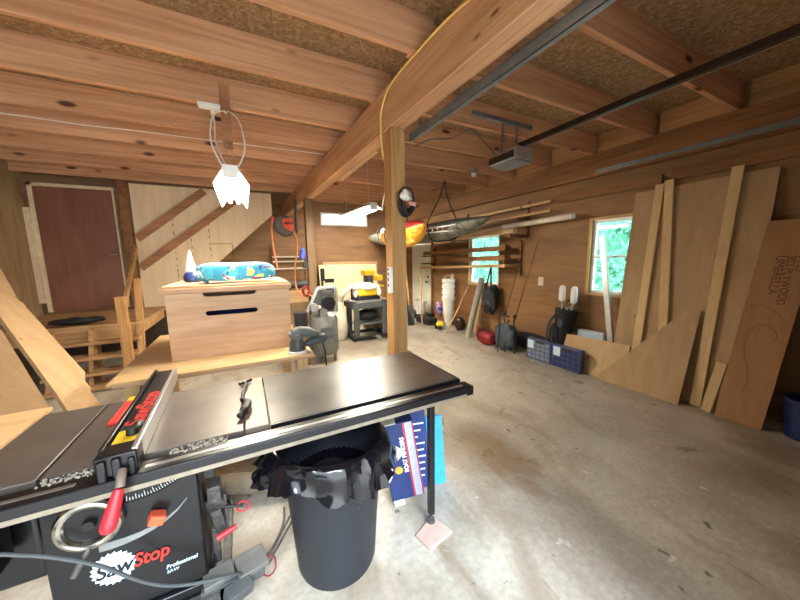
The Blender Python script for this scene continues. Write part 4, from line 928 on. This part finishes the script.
obj('lumber_bracket', B().bx(4.18, 4.65, 3.90, 3.95, 1.98, 2.04).bx(4.61, 4.65, 3.90, 3.95, 1.98, 2.62).bx(4.36, 4.61, 3.90, 3.95, 2.14, 2.16).bx(4.36, 4.61, 3.90, 3.95, 2.29, 2.325).bx(4.45, 4.61, 3.90, 3.95, 2.49, 2.525), M['plate'],
    label='dark wooden arm on the wall under the thick pipe near the bare window', cat='bracket')
rk = thing('lumber_rack', (4.45, 5.5, 1.35), 'wooden lumber rack across the far window with three tiers', 'rack')
obj('rack_shelf', B().plank((4.42, 4.05, 1.455), (4.42, 7.0, 1.36), (.38, 0, 0), (0, 0, .06)), M['pine'], rk)
obj('rack_upright', B().bx(4.60, 4.65, 4.02, 4.10, 1.3, 1.95), M['plate'], rk); obj('rack_upright', B().bx(4.60, 4.65, 6.92, 7.0, 1.3, 1.9), M['plate'], rk)
for y in (4.06, 5.5, 6.9):
    obj('rack_arm', B().bx(4.22, 4.65, y, y+.04, 1.545 + (y-4)*-.02, 1.575 + (y-4)*-.02), M['plate'], rk); obj('rack_arm', B().bx(4.22, 4.65, y, y+.04, 1.735 + (y-4)*-.02, 1.765 + (y-4)*-.02), M['plate'], rk)
stock('stored_board', 4.1, 6.95, 4.35, 1.765, 1.72, .07, M['plate'], 'dark board on the top tier of the lumber rack', 'board', True)
stock('stored_board', 4.1, 6.2, 4.35, 1.585, 1.54, .075, M['plate'], 'dark board on the middle tier of the lumber rack', 'board', True)

# ---------------------------------------------------------------- against the windowed wall
def pp(y, z, x0=4.30, k=.13): return (x0 + k*z, y, z)
obj('plywood_sheet', B().prism([pp(1.02, 0), pp(2.20, 0), pp(2.22, 2.44), pp(1.02, 2.46)], (.019, 0, -.002)), M['plyr'], label='full plywood sheet leaning upright between the near window and the cardboard', cat='plywood')
def stud(y0, z0, y1, z1, w, label, xoff=-.045, x0=4.30, k=.13):
    d = V(pp(y1, z1, x0, k)) - V(pp(y0, z0, x0, k)); nrm = V((-1, 0, k)).normalized()
    side = d.normalized().cross(nrm).normalized()*w
    return obj('lumber_stud', B().plank(V(pp(y0, z0, x0, k)) + nrm*.003, V(pp(y1, z1, x0, k)) + nrm*.003, side, nrm*.038), M['stud'], label=label, cat='stud', bevel=.003)
stud(1.925, .0, 1.955, 2.49, .089, 'knotty whitewood stud leaning on the plywood, the one nearest the window')
stud(1.62, .0, 1.868, 2.52, .089, 'knotty whitewood stud leaning on the plywood, beside the one nearest the window')
stud(1.305, .0, 1.30, 2.53, .092, 'whitewood stud leaning on the plywood nearest the cardboard')
stud(1.205, .0, 1.14, .54, .080, 'short whitewood stud offcut leaning at the foot of the plywood', x0=4.25, k=.1)
obj('plywood_triangle', B().prism([(4.13, 2.30, 0), (4.13, 1.40, 0), (4.385, 1.383, 1.03), (4.385, 1.50, 1.03)], (.018, 0, -.006)), M['plyr'], label='large triangular plywood offcut leaning in front of the upright sheet', cat='plywood')
cd = obj('cardboard_sheet', B().prism([(4.18, 1.125, 0), (4.18, .805, 0), (4.53, .70, 1.95), (4.53, 1.03, 1.95)], (.02, 0, -.004)), M['card'], label='brown cardboard panel with stamped print leaning upright by the blue bucket', cat='cardboard')
def cpt(y, z): return V((4.18 + .35*z/1.95 - .0015, y, z))
cn = (cpt(0, 1) - cpt(0, 0)).normalized()
for i, (s, yy, zz, sz) in enumerate((('3 PLY', .80, 1.62, .075), ('303 PLYWOOD', .865, 1.62, .075), ('UMBRELLA', .93, 1.62, .085))):
    text('stamp_lettering', s, sz, frame(cpt(yy, zz), -cn + V((0, .02, 0)), V((0, -1, 0))), M['stamp'], cd, sx=.9)
b = B(); c_ = []
for y, z in ((1.06, 1.12), (.98, 1.15), (.9, 1.13), (.83, 1.05)): c_.append(cpt(y, z))
b.tube(c_, .002, 5, sub=6); c_ = []
for y, z in ((.86, .80), (.83, .88), (.88, .96), (.96, .96), (1.01, .84), (1.01, .68), (.97, .55), (.95, .40), (.97, .3)): c_.append(cpt(y, z))
b.tube(c_, .002, 5, sub=6)
obj('pencil_line', b, M['pencil'], cd)
text('hand_lettering', 'template', .07, frame(cpt(.91, .55), -cn, V((0, -1, 0))), M['pencil'], cd) if 0 else None
obj('low_board', B().prism([(4.17, 2.86, 0.005), (4.17, 1.985, 0.005), (4.31, 1.985, .50), (4.31, 2.84, .47)], (.018, 0, -.008)), M['plyr'] if 0 else M['plyl'], label='low wide plywood board leaning beneath the near window', cat='board')
obj('pale_tray', B().box((4.53, 2.62, .47), (.16, .36, .05), (0, .1, 0)), M['bluew'], label='pale blue tray resting on the low board beneath the near window', cat='tray', bevel=.008) if 0 else \
    obj('pale_tray', B().prism([(4.47, 2.80, .0), (4.47, 2.42, .0), (4.50, 2.42, .53), (4.50, 2.80, .53)], (.09, 0, 0)), M['bluew'], label='pale blue tray standing behind the low board beneath the near window', cat='tray', bevel=.01)
obj('aluminium_tube', B().plank((4.42, 2.195, .0), (4.60, 2.575, 1.92), (0, .075, .0), (-.05, 0, .0)), M['alu'], label='square aluminium tube leaning in front of the near window', cat='tube', bevel=.006)

bkt = thing('blue_bucket', (4.3, .62, 0), 'dark blue bucket on the floor past the cardboard panel', 'bucket')
obj('bucket_body', B().lathe([(0, 0), (.13, 0), (.155, .32), (.165, .33), (.165, .36), (.15, .36), (.145, .3), (.12, .02), (0, .02)], (4.34, .575, 0), 32), M['navy'], bkt)
obj('handle', B().tube([(4.34 - .17*math.cos(t*PI/10), .575, .33 - .14*math.sin(t*PI/10)) for t in range(11)], .004), M['steel'], bkt)
obj('print', B().prism([(4.33 - .150*math.cos(a), .62 + .150*math.sin(a), z) for a, z in ((-.2, .12), (.25, .12), (.25, .22), (-.2, .22))], (-.004, 0, 0)), M['bluew'], bkt) if 0 else None

def organizer(y0, y1, body, lid, label, cellmat):
    t = thing('parts_organizer', (4.1, (y0+y1)/2, 0), label, 'organizer', 'parts organizers on the floor')
    obj('case', B().bx(4.055, 4.15, y0, y1, .0, .335), body, t, bevel=.01)
    nx, nz = 5, 4; b = B(); w = (y1-y0-.05)/nx; h = .29/nz
    for i in range(nx):
        for j in range(nz):
            if i == nx-1 and j == nz-1: continue
            b.bx(4.048, 4.056, y0 + .025 + i*w + .006, y0 + .025 + (i+1)*w - .006, .02 + j*h + .006, .02 + (j+1)*h - .006)
    obj('clear_cells', b, cellmat, t, bevel=.003)
    obj('paper_label', B().bx(4.046, 4.05, y1-.14, y1-.03, .18, .315), M['bluew'], t)
    obj('latch', B().bx(4.043, 4.055, (y0+y1)/2-.10, (y0+y1)/2+.04, .285, .32), M['blackm'], t, bevel=.003)
organizer(2.905, 3.355, M['orgb'], None, 'grey lidded parts organizer standing on the floor, the one nearer the camp chair', M['orgg'])
organizer(2.45, 2.895, M['orgb'], None, 'navy parts organizer standing on the floor, the one nearer the plywood', M['navy'])

# golf bag
gb = thing('golf_bag', (4.36, 2.95, 0), 'black golf bag with white headcovers leaning at the wall by the window', 'golf bag')
ax = V((.14, -.06, 1)).normalized(); g0 = V((4.33, 3.0, .0))
def gp(t): return g0 + ax*t
GM = ax.to_track_quat('Z', 'Y').to_matrix()
obj('bag_body', B().lathe([(0, .02), (.12, .02), (.135, .06), (.125, .3), (.135, .6), (.165, .78), (.17, .83), (.135, .83), (.10, .7), (0, .7)], g0, 24, GM), M['blackc'], gb)
obj('side_pocket', B().ell(gp(.38) + V((-.10, .05, 0)), (.07, .09, .22), .1, 6).ell(gp(.2) + V((-.11, -.04, 0)), (.06, .08, .14), .1, 6), M['blackc'], gb)
obj('trim_patch', B().ell(gp(.62) + V((-.13, -.02, 0)), (.02, .05, .07), .1, 6).ell(gp(.30) + V((-.17, .03, 0)), (.02, .02, .12)), M['greyc'], gb)
obj('shoulder_strap', B().tube([gp(.75) + V((-.13, .08, 0)), gp(.62) + V((-.2, .12, 0)), gp(.4) + V((-.2, .12, 0)), gp(.25) + V((-.13, .1, 0))], .02, 8, sub=5), M['greyd'], gb)
for dx, dy, t1 in ((-.045, .085, 1.12), (.0, -.085, 1.10)):
    cb = obj('golf_club', B().cyl(gp(.705) + V((dx*.7, dy*.7, 0)), gp(t1) + V((dx, dy, 0)), .012), M['steel'], label=f'golf club with white headcover in the black bag, {"nearer the rods" if dy > 0 else "nearer the window"}', cat='golf club', group='clubs in the golf bag')
    obj('headcover', B().ell(gp(t1 - .04) + V((dx - .03, dy, 0)), (.045, .042, .13), .10, 5, pw=.6), M['vinyl'], cb)
for i, (dx, dy, t1) in enumerate(((.085, .045, .95), (-.095, -.035, .90), (.09, -.045, .98), (-.02, .0, .90))):
    cb = obj('golf_club', B().cyl(gp(.705) + V((dx*.7, dy*.7, 0)), gp(t1) + V((dx, dy, 0)), .008), M['steel'], label='bare steel golf iron standing in the black bag', cat='golf club', group='bare irons in the golf bag')
    obj('club_head', B().box(gp(t1) + V((dx-.01, dy, .01)), (.035, .07, .05), (.3*i, .2, .4)), M['chrome'], cb, bevel=.006)
obj('long_duffel', B().ell((4.47, 3.62, .145), (.14, .46, .14), .10, 4, 30, 14, pw=.8), M['blackc'], label='long black duffel bag on the floor along the wall behind the organizers', cat='bag')

# camp chair, rods, red bag
cc2 = thing('folded_camp_chair', (4.0, 3.85, 0), 'folded blue grey camp chair with black legs standing by the red bag', 'camp chair')
obj('folded_seat', B().ell((4.06, 3.80, .23), (.10, .20, .22), .30, 9, 30, 16, pw=.5), M['greyc'], cc2)
for (xa, ya, xb, yb, zb) in ((3.85, 3.78, 4.02, 3.93, .62), (3.93, 3.70, 4.08, 3.88, .62), (4.0, 3.56, 4.12, 3.70, .56), (3.93, 3.92, 4.08, 3.76, .55)):
    obj('leg', B().cyl((xa, ya, .005), (xb, yb, zb), .012), M['blackm'], cc2)
obj('arm_rest', B().tube([(4.0, 3.93, .60), (4.03, 3.86, .64), (4.07, 3.75, .6)], .016, 8, sub=4), M['blackc'], cc2)
for i, (ya, yb, zb) in enumerate(((4.16, 3.93, 2.0), (3.93, 3.68, 1.9))):
    rd = obj('fishing_rod', B().cyl((4.22, ya, .0), (4.63, yb, zb), .011, .005, 10), M['darkm'], label=f'thin dark fishing rod leaning on the wall, {"nearer the backpack" if i == 0 else "nearer the wall outlet"}', cat='fishing rod', group='fishing rods on the wall')
    obj('rod_grip', B().cyl((4.22 + .41*.06, ya + (yb-ya)*.06, zb*.06), (4.22 + .41*.26, ya + (yb-ya)*.26, zb*.26), .017), M['pine'], rd)
    obj('reel', B().cyl((4.22 + .41*.3 - .03, ya + (yb-ya)*.3 - .02, zb*.3), (4.22 + .41*.3 - .03, ya + (yb-ya)*.3 + .02, zb*.3), .03, n=14), M['blackm'], rd)
rb = thing('red_bag', (4.02, 4.2, 0), 'red duffel bag on the floor beneath the black backpack', 'bag')
obj('bag_body', B().ell((4.05, 4.25, .125), (.15, .20, .125), .12, 5, 30, 16, pw=.7), M['redc'], rb)
obj('carry_strap', B().tube([(3.92, 4.34, .08), (3.88, 4.36, .2), (3.94, 4.34, .29), (4.03, 4.32, .26)], .014, 8, sub=5), M['redc'], rb)
obj('end_pocket', B().ell((3.98, 4.36, .12), (.08, .05, .09), .1, 6), M['blackc'], rb)
bp_ = thing('backpack', (4.52, 4.7, .55), 'black backpack hanging from the lumber rack beneath the far window', 'backpack')
obj('pack_body', B().ell((4.42, 4.57, .79), (.10, .18, .28), .28, 7, 28, 18, pw=.65), M['blackc'], bp_)
obj('pack_pocket', B().ell((4.34, 4.57, .68), (.04, .11, .10), .2, 9, pw=.6), M['blackm'], bp_)
obj('shoulder_strap', B().tube([(4.34, 4.66, .95), (4.28, 4.52, 1.2), (4.205, 4.37, 1.44)], .016, 8, sub=4), M['blackc'], bp_)
obj('shoulder_strap', B().tube([(4.36, 4.49, .86), (4.29, 4.44, 1.15), (4.205, 4.36, 1.44)], .016, 8, sub=4), M['blackc'], bp_)
obj('hanging_strap', B().tube([(4.34, 4.49, .60), (4.33, 4.48, .50)], .012), M['blackc'], bp_)
obj('metal_buckle', B().bx(4.27, 4.29, 4.57, 4.61, .70, .72), M['alu'], bp_)

obj('cardboard_tube', B().cyl((4.02, 4.80, .0), (4.50, 4.93, 1.20), .062, n=24), M['tube'], label='thick grey cardboard tube leaning under the far window', cat='tube')
obj('grey_plank', B().plank((4.42, 5.02, 0), (4.62, 4.99, 1.1), (0, .12, 0), (-.02, 0, .004)), M['wallgrey'], label='grey brown plank leaning behind the thick cardboard tube', cat='plank')

# nested buckets etc in the far corner
def bucket(x, y, z, mat, label, handle=True, r=.15, h=.36, group=None):
    t = thing('plastic_bucket', (x, y, z), label, 'bucket', group)
    obj('bucket_body', B().lathe([(0, 0), (r*.83, 0), (r*.955, h*.78), (r*1.10, h*.80), (r*1.10, h*.86), (r*1.0, h*.88), (r*1.0, h*.95), (r*1.08, h*.95), (r*1.08, h), (r*.98, h), (r*.82, .02), (0, .02)], (x, y, z), 28), mat, t)
    if handle: obj('handle', B().tube([(x - .02, y + r*1.06*math.cos(k*PI/10), z + h*.86 + .15*math.sin(k*PI/10)) for k in range(11)], .007), mat, t)
    return t
bx_, by_ = 4.38, 5.95
obj('white_sack', B().lathe([(0, 0), (.05, 0), (.09, .1), (.135, .3), (.14, .34), (0, .345)], (bx_, by_, 0), 20), M['cloth'], label='white sack tapering to the floor beneath the nested buckets', cat='sack')
for i, nm in enumerate(('lowest', 'second from the floor', 'third from the floor', 'topmost')):
    bucket(bx_, by_, .35 + .135*i + (.02 if i else 0), M['vinyl'], f'white plastic bucket in the nested stack by the lumber rack, {nm}', i == 3, group='nested white buckets')
obj('bucket_cord', B().tube([(bx_ + .142*math.cos(t*PI/8), by_ + .142*math.sin(t*PI/8), .42) for t in range(16)], .008, 6, True), M['navy'], label='blue cord tied round the lowest nested bucket', cat='cord') if 0 else None
bucket(4.30, 7.12, .12, M['vinyl'], 'white bucket standing before the pale far door', True, .155, .36)
obj('storage_crate', B().bx(4.10, 4.55, 6.85, 7.45, 0, .12), M['blackm'], label='low black crate under the bucket before the far door', cat='crate', bevel=.01)
obj('black_case', B().bx(3.92, 4.2, 6.15, 6.75, 0, .15), M['blackm'], label='low black case on the floor before the far door, beneath the broom handles', cat='case', bevel=.02)
yt = thing('yellow_tool', (3.95, 5.72, 0), 'small yellow and black power tool on the floor by the nested buckets', 'power tool')
obj('body', B().ell((3.98, 5.72, .11), (.09, .11, .08), .2, 8), M['yellow'], yt); obj('wheel', B().cyl((3.90, 5.78, .06), (3.93, 5.78, .06), .06, n=18).cyl((3.90, 5.64, .05), (3.93, 5.64, .05), .05, n=18), M['blackm'], yt)
obj('colour_bag', B().ell((4.30, 6.25, .40), (.09, .12, .17), .2, 6), blotch('pink and blue print', srgb(170, 150, 190), [(srgb(60, 80, 150), .5), (srgb(220, 110, 110), .62)], 12), label='pink and blue printed bag hanging beside the nested buckets', cat='bag')
obj('rope_ball', B().ell((4.32, 5.42, .15), (.13, .14, .15), .22, 9), M['darkm'], label='dark brown ball bag on the floor behind the cardboard tube', cat='bag')
obj('wooden_stick', B().cyl((3.86, 5.3, 0), (4.55, 5.42, 1.0), .015), M['pine'], label='pine tool handle leaning on the wall behind the brown ball bag', cat='handle') 
obj('broom_stick', B().cyl((3.78, 6.20, 0), (4.21, 6.98, 1.40), .018), M['pine'], label='pale broom handle leaning up to the lumber rack end', cat='broom')
sh = thing('shovel', (3.55, 6.5, 0), 'wood handled shovel leaning in the far corner beside the timber post', 'shovel')
obj('shaft', B().cyl((3.62, 6.55, .48), (4.3, 8.0, 1.55), .02), M['pine'], sh)
obj('blade', B().prism([(3.50, 6.40, .0), (3.66, 6.36, .0), (3.70, 6.50, .48), (3.58, 6.58, .5)], (.02, .02, 0)), M['blackm'], sh)
for y, z, lab in ((6.15, 1.17, 'far window'), (3.60, 1.21, 'near window')):
    sw_ = thing('switch_plate', (4.64, y, z), f'pale wall plate on the brown wall between rack and {lab}' if y < 5 else 'pale wall plate under the lumber rack beside the far window', 'wall plate')
    obj('plate', B().bx(4.638, 4.65, y-.05, y+.05, z-.075, z+.075), M['offw'], sw_, bevel=.004)
    obj('switch_toggle', B().bx(4.63, 4.64, y-.012, y+.012, z-.025, z+.025), M['trimw'], sw_)

# ---------------------------------------------------------------- outside
obj('ground_outside', B().bx(-30, 30, -30, 30, -.16, -.12), M['drive'], kind='structure')
random.seed(11)
b = B()
for i in range(7000):
    y = random.uniform(-1.5, 11); z = random.uniform(-.1, 4.2); x = 7.2 + random.uniform(-.5, .6) + .3*noise.noise((y*.8, z*.8, 0))
    s = random.uniform(.03, .085); n_ = V((random.uniform(-1, -.1), random.uniform(-.7, .7), random.uniform(-.2, 1))).normalized()
    a = n_.orthogonal().normalized(); a.rotate(Matrix.Rotation(random.uniform(0, 6), 3, n_)); c = n_.cross(a)
    p = V((x, y, z)); b.add([p - a*s, p + c*s*.45, p + a*s, p - c*s*.45], [(0, 1, 2, 3)])
b.bx(7.9, 8.3, -2, 11.5, -.12, 4.3)
obj('hedge', b, M['leaf'], label='leafy green hedge outside the windows', cat='hedge', kind='stuff')

b = B()  # added hedge out of view, keeps daylight off the windowed bay
for i in range(2600):
    y = random.uniform(-11, -.9); z = random.uniform(-.1, 4.6); x = -3.9 - .1*y*-1 + random.uniform(-.3, .25)
    n_ = V((random.uniform(.1, 1), random.uniform(-.7, .7), random.uniform(-.2, 1))).normalized(); a = n_.orthogonal().normalized(); a.rotate(Matrix.Rotation(random.uniform(0, 6), 3, n_)); c = n_.cross(a)
    q = V((x, y, z)); z_ = random.uniform(.08, .16); b.add([q - a*z_, q + c*z_*.5, q + a*z_, q - c*z_*.5], [(0, 1, 2, 3)])
b.prism([(-4.3, -.9, -.12), (-5.3, -11, -.12), (-5.3, -11, 4.7), (-4.3, -.9, 4.7)], (-.3, 0, 0))
obj('hedge', b, plain('dark leaf green', srgb(52, 78, 44), .6, 0, .4, 3), label='dark hedge added out of view beside the drive to block daylight', cat='hedge', kind='stuff')

# ---------------------------------------------------------------- light
w = bpy.data.worlds.new('sky'); sc.world = w; w.use_nodes = True
N = w.node_tree.nodes; L = w.node_tree.links
bg = N['Background']; tc = N.new('ShaderNodeTexCoord'); sp = N.new('ShaderNodeSeparateXYZ'); r = N.new('ShaderNodeValToRGB')
r.color_ramp.elements[0].position = .0; r.color_ramp.elements[0].color = (.94, .97, 1.0, 1); r.color_ramp.elements[1].position = .7; r.color_ramp.elements[1].color = (.80, .90, 1.0, 1)
L.new(tc.outputs['Generated'], sp.inputs[0]); L.new(sp.outputs['Z'], r.inputs['Fac']); L.new(r.outputs['Color'], bg.inputs['Color'])
bg.inputs['Strength'].default_value = 3.3
def portal(name, loc, rot, sx, sy):
    l = bpy.data.lights.new(name, 'AREA'); l.shape = 'RECTANGLE'; l.size = sx; l.size_y = sy; l.cycles.is_portal = True
    o = bpy.data.objects.new(name, l); COL.objects.link(o); o.location = loc; o.rotation_euler = rot
portal('opening_portal', (-.60, -.36, 1.175), (PI/2, 0, 0), 4.3, 2.35)
portal('window_portal', (4.72, 5.05, 1.58), (0, PI/2, 0), 1.0, .9)
portal('window_portal', (4.72, 2.32, 1.62), (0, PI/2, 0), 1.0, .9)

sl_ = bpy.data.lights.new('hazy_sun', 'SUN'); sl_.energy = 3.7; sl_.angle = math.radians(24); sl_.color = (.76, .89, 1.0)
so_ = bpy.data.objects.new('hazy_sun', sl_); COL.objects.link(so_); so_.location = (0, -6, 6)
so_.rotation_euler = V((.06, math.cos(math.radians(46)), -math.sin(math.radians(46)))).to_track_quat('-Z', 'Y').to_euler()

# ---------------------------------------------------------------- camera
f, yaw, pit, rol = 302.63, math.radians(27.18), math.radians(7.85), math.radians(.92)
F = V((math.sin(yaw)*math.cos(pit), math.cos(yaw)*math.cos(pit), -math.sin(pit)))
R = V((math.cos(yaw), -math.sin(yaw), 0)); D = F.cross(R)
R2 = R*math.cos(rol) + D*math.sin(rol); D2 = -R*math.sin(rol) + D*math.cos(rol)
cam = bpy.data.cameras.new('camera'); cam.sensor_width = 36; cam.lens = f/800*36; cam.clip_start = .02
co = bpy.data.objects.new('camera', cam); COL.objects.link(co)
m4 = Matrix((R2, -D2, -F)).transposed().to_4x4(); m4.translation = (0, 0, 1.65); co.matrix_world = m4
sc.camera = co
vs_ = sc.view_settings; vs_.view_transform = 'Standard'; vs_.look = 'None'; vs_.gamma = 1; vs_.use_curve_mapping = False; vs_.exposure = 1.22
